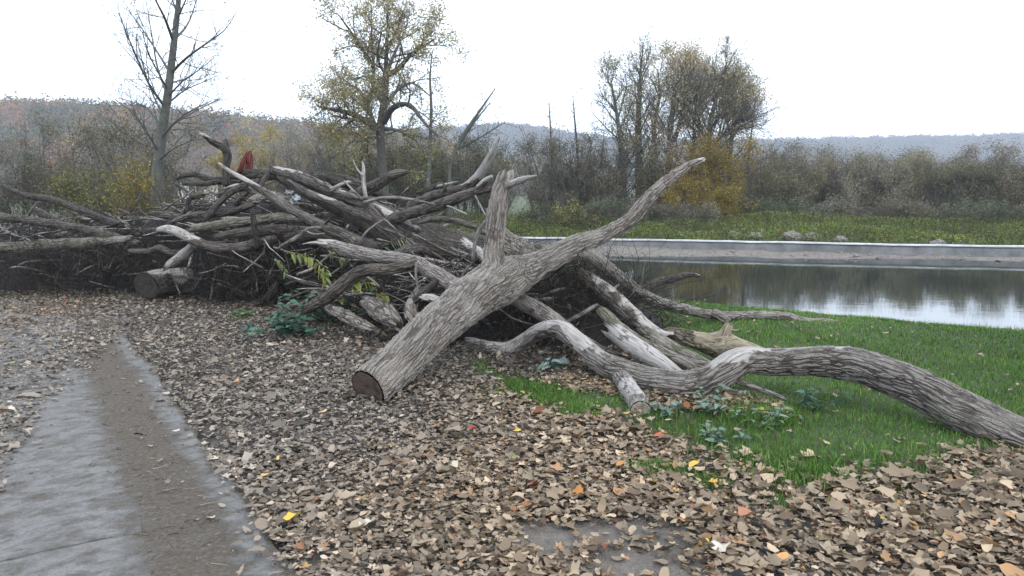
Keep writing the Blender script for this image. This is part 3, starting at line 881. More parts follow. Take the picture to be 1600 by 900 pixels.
# -- bare tree at the left, limbs traced one by one
def bare_tree(px0, py_shift, d, sc, seed, label, limbs=None):
    pl = Plant(seed)
    def tr(p): return (px0 + (p[0] - 262) * sc, 300 + (p[1] - 300) * sc + py_shift) + tuple(p[2:])
    P, R = trunk_from_px([tr(p) for p in [(240, 330, 9), (247, 260, 8.2), (254, 200, 7.2), (262, 150, 6.2), (268, 100, 5.6), (274, 50, 4.6), (279, 0, 3.8), (284, -60, 2.8), (290, -140, 1.2)]], d)
    P, R = grounded(P, R)
    pl.limb(P, R, 9)
    tr_l = limbs or [
        [(258, 168, 3.4), (232, 130, 2.4, -.8), (205, 70, 1.6, -1.6), (185, 20, .8, -2.2)],
        [(262, 150, 2.8), (246, 105, 2, .9), (238, 60, 1.4, 1.5), (228, 0, .7, 2.)],
        [(265, 112, 3.0), (240, 72, 2, 1.), (215, 35, 1.4, 2.), (195, 10, .6, 2.4)],
        [(270, 62, 3.4), (256, 25, 2.4, -1.), (243, 0, 1.7, -1.5), (225, -50, .7, -2.)],
        [(274, 60, 3.), (292, 40, 2.2, 1.), (304, 10, 1.4, 1.8), (315, -40, .6, 2.2)],
        [(268, 113, 3.2), (292, 90, 2.4, -1.), (325, 66, 1.7, -1.8), (350, 48, 1.1, -2.4), (366, 25, .6, -2.8)],
        [(264, 160, 2.4), (290, 140, 1.6, 1.), (318, 128, 1., 1.8), (340, 118, .5, 2.4)],
        [(262, 152, 2.2), (284, 128, 1.5, -.6), (310, 110, 1., -1.4), (335, 90, .5, -2.)],
        [(254, 205, 3.), (280, 188, 2.1, 1.4), (312, 170, 1.4, 2.2), (345, 155, .7, 2.8)],
        [(252, 215, 2.4), (275, 190, 1.6, -1.), (300, 172, 1.1, -1.8), (330, 158, .6, -2.6)],
        [(252, 200, 2.6), (232, 170, 1.8, 1.6), (210, 160, 1.1, 2.6), (190, 155, .6, 3.)],
        [(256, 180, 2.6), (240, 150, 1.8, .6), (226, 110, 1.2, 1.2), (214, 60, .6, 1.6)],
        [(248, 250, 2.4), (272, 232, 1.6, -1.), (300, 220, 1.1, -1.4), (322, 216, .6, -2)],
        [(250, 240, 2.4), (225, 200, 1.6, -.8), (205, 170, 1., -1.4)],
        [(276, 30, 2.4), (290, 0, 1.5, -.6), (300, -40, .8, -1.)], [(277, 20, 2.2), (262, -20, 1.4, .6), (250, -60, .7, 1.)],
        [(266, 130, 2.), (300, 118, 1.2, 2.), (330, 88, .6, 3.)], [(262, 140, 2.), (236, 92, 1.2, -2.), (222, 50, .6, -3.)]]
    cfg = dict(n=[9, 4], t0=[.15, .2], ang=[36, 34], len=[1.7, .8], rad=[.018, .009], up=[.06, .05], twigs=3.0, twig_len=.55, wig=.16, taper=.4)
    for lm in tr_l:
        Pl, Rl = trunk_from_px([tr(p) for p in lm], d)
        Rl = np.maximum(Rl * .75, .007)
        pl.limb(Pl, Rl, 5); pl.spread(Pl, Rl, 0, cfg)
    pl.crown(.07, .5, [(0.14, .12, .06), (.10, .09, .05)], None, (.06, .052, .045), .1, .6, seed=seed, twig_r=.006)
    b0 = P[0].copy(); b0[2] += .15
    pl.build('bare_tree', b0, label, 'tree', None, 'trunk_pale')
bare_tree(262, 0, 25, 1.0, 21, 'tall bare tree with upswept grey branches behind the left end of the pile')

# -- large half-bare tree in the middle
pl = Plant(31)
P, R = trunk_from_px([(601, 315, 8), (597, 250, 7), (594, 205, 6.6), (600, 160, 6), (603, 115, 5.4)], 38)
P, R = grounded(P, R); pl.limb(P, R, 9)
cfg = dict(n=[9, 5], t0=[.18, .25], ang=[48, 42], len=[2.3, 1.15], rad=[.05, .022], up=[.03, .05], twigs=7, twig_len=.6, wig=.2, taper=.45)
for lm in [[(594, 208, 6), (572, 190, 5, -1.), (550, 178, 4, -1.6), (524, 172, 2.8, -2.), (496, 166, 1.2, -2.6)],
           [(560, 182, 3), (540, 196, 2, -2.), (526, 210, 1., -2.4)],
           [(592, 212, 5), (575, 170, 4, 1.5), (560, 140, 2.6, 2.6), (530, 128, 1.2, 3.4)],
           [(600, 160, 4.5), (584, 140, 3.5, 1.), (584, 110, 2.6, 1.5), (581, 60, 1.6, 2.), (580, 8, .8, 2.)],
           [(583, 105, 3.4), (565, 75, 2.6, .5), (545, 45, 1.8, -.5), (528, 22, .8, -1.)],
           [(603, 118, 5), (622, 108, 4, -1.), (642, 85, 3, -1.8), (662, 72, 2., -2.4), (678, 62, 1., -3)],
           [(606, 110, 3.4), (618, 80, 2.6, 1.), (632, 50, 1.6, 1.6), (640, 18, .8, 2.)],
           [(603, 115, 4), (604, 80, 3, -.5), (606, 45, 2, -.8), (604, 5, .9, -1.)],
           [(600, 190, 6), (615, 168, 4.5, -1.), (640, 164, 3.4, -2.), (662, 190, 2.2, -2.6), (685, 215, 1., -3)],
           [(602, 165, 3.6), (622, 140, 2.8, 1.5), (645, 130, 2, 2.5), (672, 150, 1., 3.2)],
           [(598, 200, 3.4), (625, 205, 2.4, 2.), (650, 220, 1.4, 3.)],
           [(594, 215, 3.4), (570, 215, 2.2, 2.), (548, 222, 1., 3.)],
           [(604, 120, 3), (590, 90, 2, -2.), (596, 50, 1., -3)]]:
    Pl, Rl = trunk_from_px(lm, 38); pl.limb(Pl, Rl, 6); pl.spread(Pl, Rl, 0, cfg)
pl.crown(.10, 22, [(.30, .27, .12), (.23, .22, .10), (.36, .28, .12), (.38, .31, .19), (.18, .19, .08)], [4, 3, 3, 3, 2], (.06, .052, .042), .16, .62, .6, 31, .1, .008)
pl.build('riverside_tree', P[0] + [0, 0, .15], 'large spreading tree with thin olive and tan leaves behind the pile', 'tree')

# -- group of tall slender trees beyond the water
cfgA = dict(n=[18, 6], t0=[.26, .22], ang=[38, 42], len=[2.9, 1.15], rad=[.05, .02], up=[.09, .07], twigs=13., twig_len=.8, wig=.10, taper=.6, twig_up=.35)
def tall_tree(rows, d, seed, label, cols, w, per, leaf=.1, keep=.6, cfg=cfgA, wood=(.16, .145, .122), clump=.5, group=None, bark='trunk_pale', name='slender_tree', pm=2.8, twig_r=.008):
    pl = Plant(seed)
    for k, rw in enumerate(rows):
        rw = [((q[0], 200 - (200 - q[1]) * .80 if q[1] < 200 else q[1]) + tuple(q[2:])) for q in rw] if cfg is cfgA else rw
        P, R = trunk_from_px(rw, d)
        if k == 0:
            P, R = grounded(P, R); base = P[0] + [0, 0, .15]
        pl.limb(P, R, 7); pl.spread(P, R, 0, cfg)
    pl.crown(leaf, per * pm, cols, w, wood, .22, keep, clump, seed, .1, twig_r)
    return pl.build(name, base, label, 'tree', group, bark)
YGR = [(.24, .22, .06), (.19, .19, .065), (.30, .24, .07)]
OLV = [(.30, .285, .15), (.25, .23, .135), (.36, .31, .16)]
TAN = [(.42, .35, .22), (.36, .30, .18), (.46, .38, .24)]
tall_tree([[(1000, 338, 7), (998, 260, 6), (997, 190, 5, .3), (999, 130, 3.4, .4), (1002, 62, 1.2, .5)]], 42, 41, 'tall dark trunked tree with bare top, tallest beyond the water', OLV, None, 2.2, .1, .5)
tall_tree([[(1018, 336, 5, 1), (1022, 270, 4.4, 1), (1022, 200, 3.6, 1.4), (1030, 140, 2.4, 1.8), (1028, 85, 1., 2)]], 43.5, 42, 'thin tree directly right of the tallest tree, sharing its crown', OLV, None, 1.6, .1, .5)
tall_tree([[(972, 335, 5), (975, 270, 4.4), (968, 210, 3.6, -.5), (962, 160, 2.4, -.6), (955, 108, 1., -1)]], 41, 43, 'shorter leaning tree left of the tallest tree beyond the water', OLV, None, 2., .1, .5)
tall_tree([[(1044, 325, 6), (1046, 250, 5.4), (1048, 190, 4.4), (1055, 140, 3), (1060, 88, 1)], [(1047, 235, 3.6), (1064, 185, 3, .8), (1072, 140, 2, 1.3), (1078, 108, .8, 1.5)]], 40, 44, 'tree with rounded pale tan crown in the middle of the riverside group', TAN, None, 4.5, .10, .5, clump=.42)
tall_tree([[(1107, 320, 5.5), (1106, 250, 4.8), (1110, 190, 4), (1122, 130, 2.6), (1135, 74, 1)], [(1108, 225, 3.2), (1085, 180, 2.6, -.8), (1078, 140, 1.4, -1.)], [(1110, 205, 3.2), (1130, 165, 2.4, .6), (1150, 130, 1., 1.2)], [(1109, 235, 3), (1135, 205, 2, -.5), (1165, 180, .9, -1)]], 40.5, 45, 'many limbed tree with brownish crown at the right of the riverside group', TAN + OLV, None, 2.4, .10, .5)
tall_tree([[(1083, 322, 4.4, 1.5), (1084, 250, 4, 1.5), (1086, 180, 3, 1.8), (1092, 130, 2, 2.), (1096, 98, .9, 2.2)]], 41.5, 51, 'pale leaved tree filling the gap behind the rounded tan crown', TAN + YGR[:1], None, 2.6, .10, .5)
tall_tree([[(1136, 322, 4.2, .8), (1140, 250, 3.6, .8), (1146, 185, 2.6, 1.), (1150, 135, 1., 1.2)]], 42.5, 52, 'low airy tree at the right side of the riverside group with yellowish leaves', TAN + YGR, None, 2.2, .10, .5)
SAP = dict(n=[16], t0=[.25], ang=[50], len=[1.3], rad=[.018], up=[.05], twigs=3.2, twig_len=.5, wig=.1, taper=.5)
tall_tree([[(862, 330, 2.4), (862, 250, 2), (860, 200, 1.4), (858, 160, .6)]], 41, 46, 'spindly sapling with few leaves at the left end of the far bank trees', OLV, None, 1.2, .12, .7, SAP, name='sapling')
tall_tree([[(906, 330, 2.8), (903, 250, 2.2), (899, 200, 1.6), (895, 150, .6)]], 41.5, 47, 'spindly sapling rising above the brown bushes left of the tall group', OLV, None, 1.0, .12, .7, SAP, name='sapling')
tall_tree([[(668, 300, 3.6), (672, 230, 3), (674, 170, 2.4), (672, 120, 1.6), (676, 78, .6)]], 36.5, 48, 'slim upright tree just right of the large spreading tree', OLV, None, 1.6, .11, .6, SAP, name='sapling')
tall_tree([[(702, 258, 3.4), (722, 215, 3), (745, 180, 2.2), (774, 138, .8)], [(716, 228, 2), (742, 190, 1.6, .6), (766, 160, .7, 1)], [(712, 235, 1.8), (750, 215, 1.2, -.6), (790, 190, .6, -1)]], 39, 49, 'bare dark tree leaning right above the curved driftwood branch', OLV, None, .5, .11, .7, dict(SAP, len=[1.2]), name='leaning_tree')
tall_tree([[(1172, 330, 3.2), (1168, 270, 2.6), (1172, 225, 1.8), (1176, 190, .7)]], 41, 50, 'low thin tree at the right foot of the riverside group', OLV, None, 1.2, .1, .6, SAP, name='sapling')

# -- bushes: many stems from the ground, twigs, leaves in clumps
def bush(px, top, wpx, d, seed, label, cols, w=None, n_stem=26, per=2.6, leaf=.12, keep=.6, twd=4.0, twx=2.2, perx=5.2, wood=(.18, .165, .145), base=None, cat='bush', group=None, name='bush', arch=.0, twig_r=.007, clump=.7, density=1.0):
    pl = Plant(seed); r = pl.r
    x0 = W(px, 300, d)[0]; g = gz1(x0, d)
    topz = W(px, top, d)[2]; H = max(.6, topz - g); wm = wpx * mpp(px, 300, d)
    sx = r.uniform(-.5, .5, n_stem) * wm * .75
    for k in range(n_stem):
        y = d + r.uniform(-.5, .5) * wm * .6
        b0 = np.array([x0 + sx[k], y, gz1(x0 + sx[k], y) - .05])
        edge = abs(sx[k]) / (wm * .5 + 1e-6)
        h = H * (1 - .40 * edge ** 2) * r.uniform(.62, 1.03)
        P = wiggle_line(b0, [sx[k] / wm * .9 + r.normal() * .12, r.normal() * .15, 1], h * 1.04, 7, .09, .03 - arch, r)
        R = np.linspace(.026, .007, 7) * (.5 + H * .12)
        pl.limb(P, R, 4)
        ns = int(7 * density + 2)
        for t in r.uniform(.12, 1., ns):
            i = min(5, int(t * 6)); p = P[i] + (P[i + 1] - P[i]) * (t * 6 - i)
            az = r.uniform(0, 6.28)
            L2 = wm * .20 * r.uniform(.6, 1.3) * (1.15 - .6 * t)
            P2 = wiggle_line(p, [math.cos(az), math.sin(az), r.uniform(.2, 1.)], L2, 4, .15, .05, r)
            pl.limb(P2, np.linspace(.014, .005, 4), 3)
            pl.spread(P2, np.full(4, .01), 9, dict(n=[], twigs=twx * twd / max(.5, wm * .12), twig_len=max(.35, wm * .1), twig_up=.25))
    pl.crown(leaf * .68, per * perx, cols, w, wood, wm * .045 + .05, keep, clump, seed, .15, twig_r)
    return pl.build(name, (x0, d, g), label, cat, group, 'trunk_far', 'stems', 'foliage')
GRY = [(.26, .24, .195), (.21, .195, .16), (.30, .265, .21)]
GRN = [(.085, .10, .05), (.11, .12, .055), (.075, .085, .05)]
DGR = [(.10, .125, .075), (.125, .142, .085), (.145, .138, .10)]
BRN = [(.21, .165, .12), (.165, .138, .105), (.24, .185, .125)]
YGR = [(.24, .22, .06), (.19, .19, .065), (.30, .24, .07)]
YEL = [(.30, .21, .03), (.24, .18, .035), (.17, .15, .04), (.34, .26, .05)]
ORG = [(.32, .17, .04), (.36, .22, .05), (.24, .17, .06), (.2, .18, .06)]
YGR = [(.24, .22, .06), (.19, .19, .065), (.30, .24, .07)]
bush(228, 236, 84, 22, 101, 'yellow leaved bush at the foot of the tall bare tree', YEL + GRN, [3, 3, 3, 2, 1.5, 1.5, 1], 22, 3.4, .10, .5)
bush(200, 160, 150, 34, 102, 'tall olive-brown thicket behind the bare tree', BRN + GRN + GRY, None, 30, 2.6, .13, .6)
bush(60, 175, 170, 36, 103, 'brownish thicket near the far left edge', BRN + GRN, None, 30, 2.4, .13, .6)
bush(-70, 190, 150, 33, 104, 'grey thicket at the extreme left', GRY + BRN, None, 24, 2.4, .13, .6)
bush(152, 250, 90, 26, 105, 'mixed yellow-green bush left of the yellow bush', YGR + GRN, None, 20, 3.0, .11, .5)
bush(278, 240, 70, 36, 106, 'low tan shrub in front of the house', BRN + YGR, None, 18, 3, .11, .5)
bush(330, 205, 110, 90, 107, 'brown trees behind the house roof', BRN + ORG[:1], [3, 3, 3, 1], 30, 2.4, .3, .6, cat='thicket')
bush(418, 198, 78, 48, 108, 'soft yellow bush left of the grey willows', [(.38, .29, .09), (.32, .26, .10), (.26, .23, .10)], None, 26, 4.2, .14, .62)
bush(372, 262, 60, 44, 109, 'small orange-tinged shrub under the yellow bush', ORG + BRN, None, 14, 3, .12, .5)
bush(472, 196, 92, 44, 110, 'grey twiggy willow bush left of centre', GRY, None, 34, 1.8, .10, .7, 6)
bush(540, 190, 96, 43, 111, 'grey-olive willow bush beside the spreading tree', GRY + YGR[:1], [3, 3, 3, 1], 34, 2.0, .10, .7, 6)
bush(610, 205, 110, 41, 112, 'olive-yellow bush at the foot of the spreading tree', YGR + GRN + GRY[:1], None, 32, 3.0, .12, .6)
bush(668, 212, 80, 42, 113, 'mottled green and gold bush right of the spreading tree', YGR + GRN + GRY, None, 28, 2.8, .12, .6)
bush(726, 192, 100, 42, 114, 'dark green rounded thicket behind the curved branch', DGR + GRN + BRN[:1], None, 36, 3.0, .12, .62)
bush(772, 222, 62, 44, 115, 'greyish green thicket bordering the misty gap', DGR + GRY, None, 22, 2.8, .12, .62)
bush(872, 186, 92, 40, 116, 'brown-green thicket right of the misty gap', BRN + DGR, None, 36, 3.0, .12, .62)
bush(932, 196, 90, 41, 117, 'dense dark thicket left of the tall trees', DGR + BRN, None, 34, 3.0, .12, .62)
bush(1000, 240, 90, 39.5, 118, 'green undergrowth around the tallest trunk', GRN + BRN + YGR[:1], None, 26, 2.6, .12, .55)
bush(1062, 232, 70, 39, 119, 'golden brown bush below the tan crowned tree', ORG + YGR + BRN, None, 24, 3.2, .12, .55)
bush(1112, 210, 96, 38.5, 120, 'orange and yellow bush right of the uplifted branch tip', ORG + YEL + GRN, [2, 2, 1, 1, 3, 3, 2, 3, 1, 1, 1], 30, 4.2, .12, .62)
bush(1120, 284, 66, 37, 121, 'bright yellow low bush under the orange one', YEL, None, 18, 4.6, .12, .6)
bush(1085, 262, 54, 37.6, 130, 'golden yellow bush left of the bright yellow low bush', YEL + ORG + YGR, None, 18, 4.2, .12, .6)
OLB = [(.24, .22, .135), (.20, .185, .12), (.28, .24, .15), (.17, .175, .105)]
bush(1212, 226, 110, 41, 131, 'olive thicket directly right of the golden bushes', OLB, None, 30, 2.6, .12, .6, 5)
bush(1285, 236, 110, 41.5, 132, 'olive-brown thicket behind the middle of the green bank', OLB + BRN, None, 30, 2.6, .12, .6, 5)
bush(1352, 246, 104, 40.5, 133, 'olive-grey thicket behind the right half of the green bank', OLB + GRY, None, 30, 2.6, .12, .6, 5)
bush(1424, 244, 110, 41, 134, 'olive thicket beyond the right end of the green bank', OLB, None, 30, 2.6, .12, .6, 5)
bush(1505, 242, 116, 40.5, 135, 'dull olive thicket beyond the weir near the right edge', OLB + DGR, None, 30, 2.6, .12, .6, 5)
bush(1595, 240, 116, 40, 136, 'olive-brown thicket touching the right edge', OLB + BRN, None, 30, 2.6, .12, .6, 5)
bush(1178, 216, 92, 43, 122, 'grey-brown misty bush right of the orange bush', GRY + BRN, None, 32, 2.2, .11, .65, 5)
bush(1246, 222, 104, 44, 123, 'grey-green willow thicket behind the green bank', GRY + DGR, None, 34, 2.2, .11, .65, 5)
bush(1318, 232, 96, 44.5, 124, 'pale grey twiggy thicket third from the orange bush', GRY, None, 32, 1.8, .11, .7, 6)
bush(1384, 240, 92, 43, 125, 'grey-olive thicket beside the distant white roof', GRY + GRN, None, 30, 2.2, .11, .65, 5)
bush(1462, 232, 110, 43.5, 126, 'rounded grey thicket at the right beyond the weir', GRY + BRN, None, 32, 2.2, .11, .65, 5)
bush(1550, 226, 110, 42, 127, 'olive-brown thicket near the right edge', BRN + GRY, None, 32, 2.4, .12, .65, 5)
bush(1640, 232, 110, 41, 128, 'dark thicket cut by the right edge', DGR + GRY, None, 28, 2.4, .12, .65, 5)
for k, (px, top, wd, d, c, lb) in enumerate([
        (846, 318, 60, 35.5, GRN, 'low green bramble mound at the left of the far bank'),
        (890, 326, 56, 35, YGR + GRN, 'low yellow-green bramble mound right of the pale stub'),
        (948, 318, 70, 36, DGR, 'dark low shrub under the dense thicket'),
        (1012, 322, 60, 36, DGR + BRN, 'dark low shrub at the foot of the tallest trunk'),
        (1080, 316, 70, 35.6, DGR + BRN, 'dark shrub at the foot of the orange bush'),
        (1150, 316, 80, 38, DGR, 'dark green shrub at the left end of the grey thickets'),
        (1222, 318, 80, 38.4, DGR + GRN, 'deep green shrub along the top of the green bank'),
        (1296, 324, 84, 38, DGR + GRY, 'grey-green shrub along the top of the green bank'),
        (1372, 330, 84, 36.5, BRN + DGR, 'brownish shrub at the right end of the green bank'),
        (1450, 334, 90, 35, DGR + BRN, 'dark brown shrub right of the green bank'),
        (1540, 330, 100, 34.5, DGR, 'dark green shrub beyond the weir at right'),
        (1625, 330, 90, 34, GRN + BRN, 'shrub beyond the weir at the right edge')]):
    bush(px, top, wd, d, 150 + k, lb, c, None, 16, 3.6, .13, .6, 3.5, name='low_shrub', cat='shrub', arch=.05)

# -- herbs covering the far bank
r = np.random.default_rng(77)
n = 75000
x = r.uniform(-14, 32, n); y = weir_y(x) + 2.6 + r.random(n) ** 1.2 * 10
hgt = np.clip(.35 + .55 * pn2(x, y, .5, 3, 4.), .04, 1.0)
P = np.stack([x, y, gz(x, y) + hgt * r.random(n)], 1)
tone = pn2(x, y, .35, 3, 8.)
c = pal(r, n, [(.20, .26, .05), (.14, .21, .05), (.26, .26, .06), (.10, .14, .05), (.16, .13, .065)], [3, 3, 2, 3, 2], .25) * (1 + .6 * tone[:, None])
V, Q = leaves(P, r.uniform(.06, .14, n), r, .5, .2)
a = Acc(); a.add(V, Q, None, np.clip(c, .01, .5))
nb = 9000
x = r.uniform(-14, 32, nb); y = weir_y(x) + 2.4 + r.random(nb) * 9
V, Q = twigs(np.stack([x, y, gz(x, y)], 1), r.normal(size=(nb, 3)) * .35 + [0, 0, 1], r.uniform(.25, .8, nb), .012, .3, r)
a.add(V, Q, None, np.repeat(pal(r, nb, [(.09, .10, .035), (.12, .10, .055), (.07, .08, .03)], None, .2), 9, 0))
link('bank_herbs', a.mesh('bank_herbs', [M['foliage']], False), label='green and yellowish herbs covering the far river bank', cat='undergrowth', kind='stuff')
# rough grass on the left meadow behind the pile
n = 9000
x = r.uniform(-32, -5, n); y = r.uniform(13, 24, n)
ok = y < near_shore(x) - .3; x, y = x[ok], y[ok]
V, Q = twigs(np.stack([x, y, gz(x, y)], 1), r.normal(size=(len(x), 3)) * .35 + [0, 0, 1], r.uniform(.15, .5, len(x)), .012, .3, r)
a = Acc(); a.add(V, Q, None, np.repeat(pal(r, len(x), [(.09, .11, .035), (.13, .11, .055), (.07, .09, .03)], None, .2), 9, 0))
link('meadow_grass', a.mesh('meadow_grass', [M['foliage']], False), label='rough autumn grass on the meadow behind the pile', cat='grass', kind='stuff')

# ------------------------------------------------------------------ the driftwood pile
MOUND = [(-8.6, 13.4, 1.9, 1.7, 1.0), (-6.9, 13.3, 1.7, 1.45, 1.1), (-5.2, 12.9, 1.7, 1.45, 1.35), (-3.9, 12.5, 1.7, 1.7, 1.5), (-2.4, 11.85, 1.6, 1.7, 1.35),
         (-1.2, 10.2, 1.5, 1.6, .85), (-.3, 9.2, 1.2, 1.5, .6), (.75, 8.5, 1.0, 1.2, .55), (-10.5, 14.2, 2., 1.7, .8)]
def mound_h(x, y):
    h = np.full(np.shape(x), -1.0)
    for cx, cy, rx, ry, hh in MOUND:
        q = 1 - ((x - cx) / rx) ** 2 - ((y - cy) / ry) ** 2
        h = np.maximum(h, np.where(q > 0, hh * np.clip(q, 0, 1) ** .55, -1))
    return h
gx = np.arange(-13, 2.4, .1); gy = np.arange(6.8, 16.2, .1)
XX, YY = np.meshgrid(gx, gy)
hh = mound_h(XX, YY)
hh = np.where(hh > -.5, hh * (1 + .18 * pn2(XX, YY, 1.8, 3, 3.)) + .08 * pn2(XX, YY, 5, 2, 6.), -.25)
nn = len(gx)
ii = (np.arange(len(gy) - 1)[:, None] * nn + np.arange(nn - 1)[None, :])
keep = (hh[:-1, :-1] > -.2) | (hh[1:, 1:] > -.2) | (hh[:-1, 1:] > -.2) | (hh[1:, :-1] > -.2)
Q = np.stack([ii, ii + 1, ii + nn + 1, ii + nn], -1)[keep]
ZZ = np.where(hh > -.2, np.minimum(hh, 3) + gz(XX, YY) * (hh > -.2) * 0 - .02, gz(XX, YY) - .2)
link('dark_core_mound', mesh('dark_core_mound', np.stack([XX, YY, ZZ], -1), Q, None, True, None, None, [M['soil']]), kind='structure')  # added filler core that makes the pile's inside dark and opaque

# tangle of fine twigs and roots filling the pile
r = np.random.default_rng(91)
def on_mound(n, front=.7):
    out = []
    while len(out) < n:
        k = r.integers(0, len(MOUND)); cx, cy, rx, ry, h0 = MOUND[k]
        a = r.uniform(0, 6.28); q = math.sqrt(r.random())
        x, y = cx + rx * q * math.cos(a), cy + ry * q * math.sin(a)
        if y > cy + .4 and r.random() < front: continue
        z = float(mound_h(np.array([x]), np.array([y]))[0])
        if z > .02: out.append((x, y, z))
    return np.array(out)
a = Acc()
n = 9000
P = on_mound(n); P[:, 2] *= r.uniform(.55, 1.1, n); P += r.normal(size=(n, 3)) * .07; P[:, 2] = np.maximum(P[:, 2], .03)
P[:, 1] -= r.random(n) * .22
D = r.normal(size=(n, 3)) * [1, .55, .55]
V, Q = twigs(P, D, r.uniform(.15, .7, n), r.uniform(.002, .008, n), .45, r)
a.add(V, Q, None, np.repeat(pal(r, n, [(.03, .025, .021), (.055, .047, .04), (.018, .015, .013), (.11, .098, .086)], [3, 3, 3, 1.0], .25), 9, 0))
# hanging roots and dry grass, coloured extra dark to deepen the hollows' shade
for (px, py, d, k, sx, sy) in [(395, 432, 10.9, 2000, .45, .28), (230, 395, 11.5, 900, .6, .15), (90, 420, 11.2, 2200, 1.3, .35), (405, 440, 10.7, 1400, .42, .3), (430, 430, 10.3, 1800, .5, .3), (480, 400, 10.0, 1000, .4, .3), (880, 455, 8.0, 1500, .36, .2), (930, 480, 7.6, 500, .25, .25), (780, 520, 7.6, 400, .3, .15), (640, 470, 8.2, 900, .6, .25), (700, 520, 7.9, 400, .4, .15), (850, 600, 6.6, 300, .4, .05)]:
    c = W(px, py, d)
    P = c + r.normal(size=(k, 3)) * [sx, .25, sy]
    P[:, 2] = np.maximum(P[:, 2], .05)
    V, Q = twigs(P, r.normal(size=(k, 3)) * [.6, .4, 1], r.uniform(.1, .4, k), r.uniform(.0015, .004, k), .5, r)
    a.add(V, Q, None, np.repeat(pal(r, k, [(.022, .018, .015), (.045, .038, .031), (.014, .012, .010), (.085, .073, .06)], [3, 3, 2, .7], .25), 9, 0))
link('brushwood', a.mesh('brushwood', [M['twig']], True), label='dark tangle of fine twigs and roots filling the hollows of the pile', cat='brushwood', kind='stuff')

# chips, bark shreds and trash caught in the pile
n = 1500
P = on_mound(n, .9); P[:, 1] -= .1 + r.random(n) * .15; P += r.normal(size=(n, 3)) * .05; P[:, 2] = np.maximum(P[:, 2], .04)
V, Q = leaves(P, r.uniform(.04, .13, n), r, .5, .3)
a = Acc(); a.add(V, Q, None, pal(r, n, [(.16, .14, .115), (.10, .085, .07), (.24, .215, .185)], [3, 3, 1.5], .25))
link('bark_debris', a.mesh('bark_debris', [M['litter']], False), label='loose bark shreds and dead leaves caught in the pile', cat='debris', kind='stuff')

def log_mesh(name, P, R, bare, sides, m, ends, lump, seed, blend=(), flare=None):
    """one log or branch: lumpy tube with rest coordinates; ends = (start, end) of 'cut' | 'broken' | 'taper'"""
    rnd = np.random.default_rng(seed)
    T, Nn, B = frames(P)
    s = np.concatenate([[0], np.cumsum(np.linalg.norm(np.diff(P, axis=0), axis=1))])
    th = np.linspace(0, 2 * math.pi, sides, endpoint=False) + s[:, None] * 0
    tw = s[:, None] * rnd.uniform(-.5, .5)
    Rm = float(np.median(R))
    rest = np.stack([np.cos(th + tw) * R[:, None], np.sin(th + tw) * R[:, None], s[:, None] + 0 * th], -1)
    q = rest / np.array([Rm, Rm, Rm * 3.2])
    nz = pnoise((q * [.9, .9, .8]).reshape(-1, 3), 1.0, 3, seed % 97).reshape(th.shape)
    rad = R[:, None] * (1 + lump * nz)
    s_in = s.copy()
    P3 = P[:, None, :] + rad[..., None] * (Nn[:, None, :] * np.cos(th)[..., None] + B[:, None, :] * np.sin(th)[..., None])
    dirn = unit(P3 - P[:, None, :])
    for (bp, br, k) in blend:           # raise a fillet where another limb meets this one
        F = P3.reshape(-1, 3); best = np.full(len(F), 9.0)
        for i in range(len(bp) - 1):
            ab = bp[i + 1] - bp[i]; t = np.clip(((F - bp[i]) @ ab) / (ab @ ab), 0, 1)
            d = np.linalg.norm(F - (bp[i] + t[:, None] * ab), axis=1) - (br[i] * (1 - t) + br[i + 1] * t)
            best = np.minimum(best, d)
        h = np.clip(k - np.abs(best), 0, None) ** 2 / (4 * k)
        P3 = P3 + dirn * h.reshape(th.shape)[..., None]
    for e, idx, sg in ((ends[0], 0, -1), (ends[1], -1, 1)):
        if e == 'broken':
            jag = rnd.uniform(-.1, 1.0, sides) ** 2 * 1.8 + .8 * np.maximum(0, np.sin(th[0] + rnd.uniform(0, 6.28)))
            jag = jag * np.maximum(R[idx], .012)
            nr = 3
            for k2 in range(nr):
                j = k2 if idx == 0 else len(P) - 1 - k2
                f = (1 - k2 / nr)
                P3[j] = P3[j] + sg * T[idx] * jag[:, None] * f
                if k2 == 0: P3[j] = P[j] + sg * T[idx] * jag[:, None] + (P3[j] - P[j] - sg * T[idx] * jag[:, None]) * .82
    n = len(P)
    V = P3.reshape(-1, 3)
    i = np.arange(n - 1)[:, None] * sides; j = np.arange(sides)[None, :]; k = (j + 1) % sides
    Q = np.stack([i + j, i + k, i + sides + k, i + sides + j], -1).reshape(-1, 4)
    extra, tris, er = [], [], []
    for e, idx, sg in ((ends[0], 0, -1), (ends[1], n - 1, 1)):
        if e == 'cut': continue
        c = P[idx] + T[idx] * sg * (R[idx] * .6 if e == 'taper' else 0)
        if e == 'broken': c = P[idx] - T[idx] * sg * R[idx] * .3
        ci = n * sides + len(extra)
        extra.append(c); er.append((0, 0, s[idx]))
        jj = np.arange(sides); o = idx * sides
        tris.append(np.stack([np.full(sides, ci), o + (jj if sg > 0 else (jj + 1) % sides), o + ((jj + 1) % sides if sg > 0 else jj)], 1))
    V = np.vstack([V] + ([extra] if extra else []))
    restv = np.vstack([rest.reshape(-1, 3)] + ([er] if er else []))
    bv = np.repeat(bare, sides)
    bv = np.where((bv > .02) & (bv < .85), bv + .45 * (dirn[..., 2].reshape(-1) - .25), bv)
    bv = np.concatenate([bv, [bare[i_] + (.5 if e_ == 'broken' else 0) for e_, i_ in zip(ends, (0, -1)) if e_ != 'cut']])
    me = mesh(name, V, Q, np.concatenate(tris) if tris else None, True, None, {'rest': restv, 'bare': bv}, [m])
    return me, P3, T

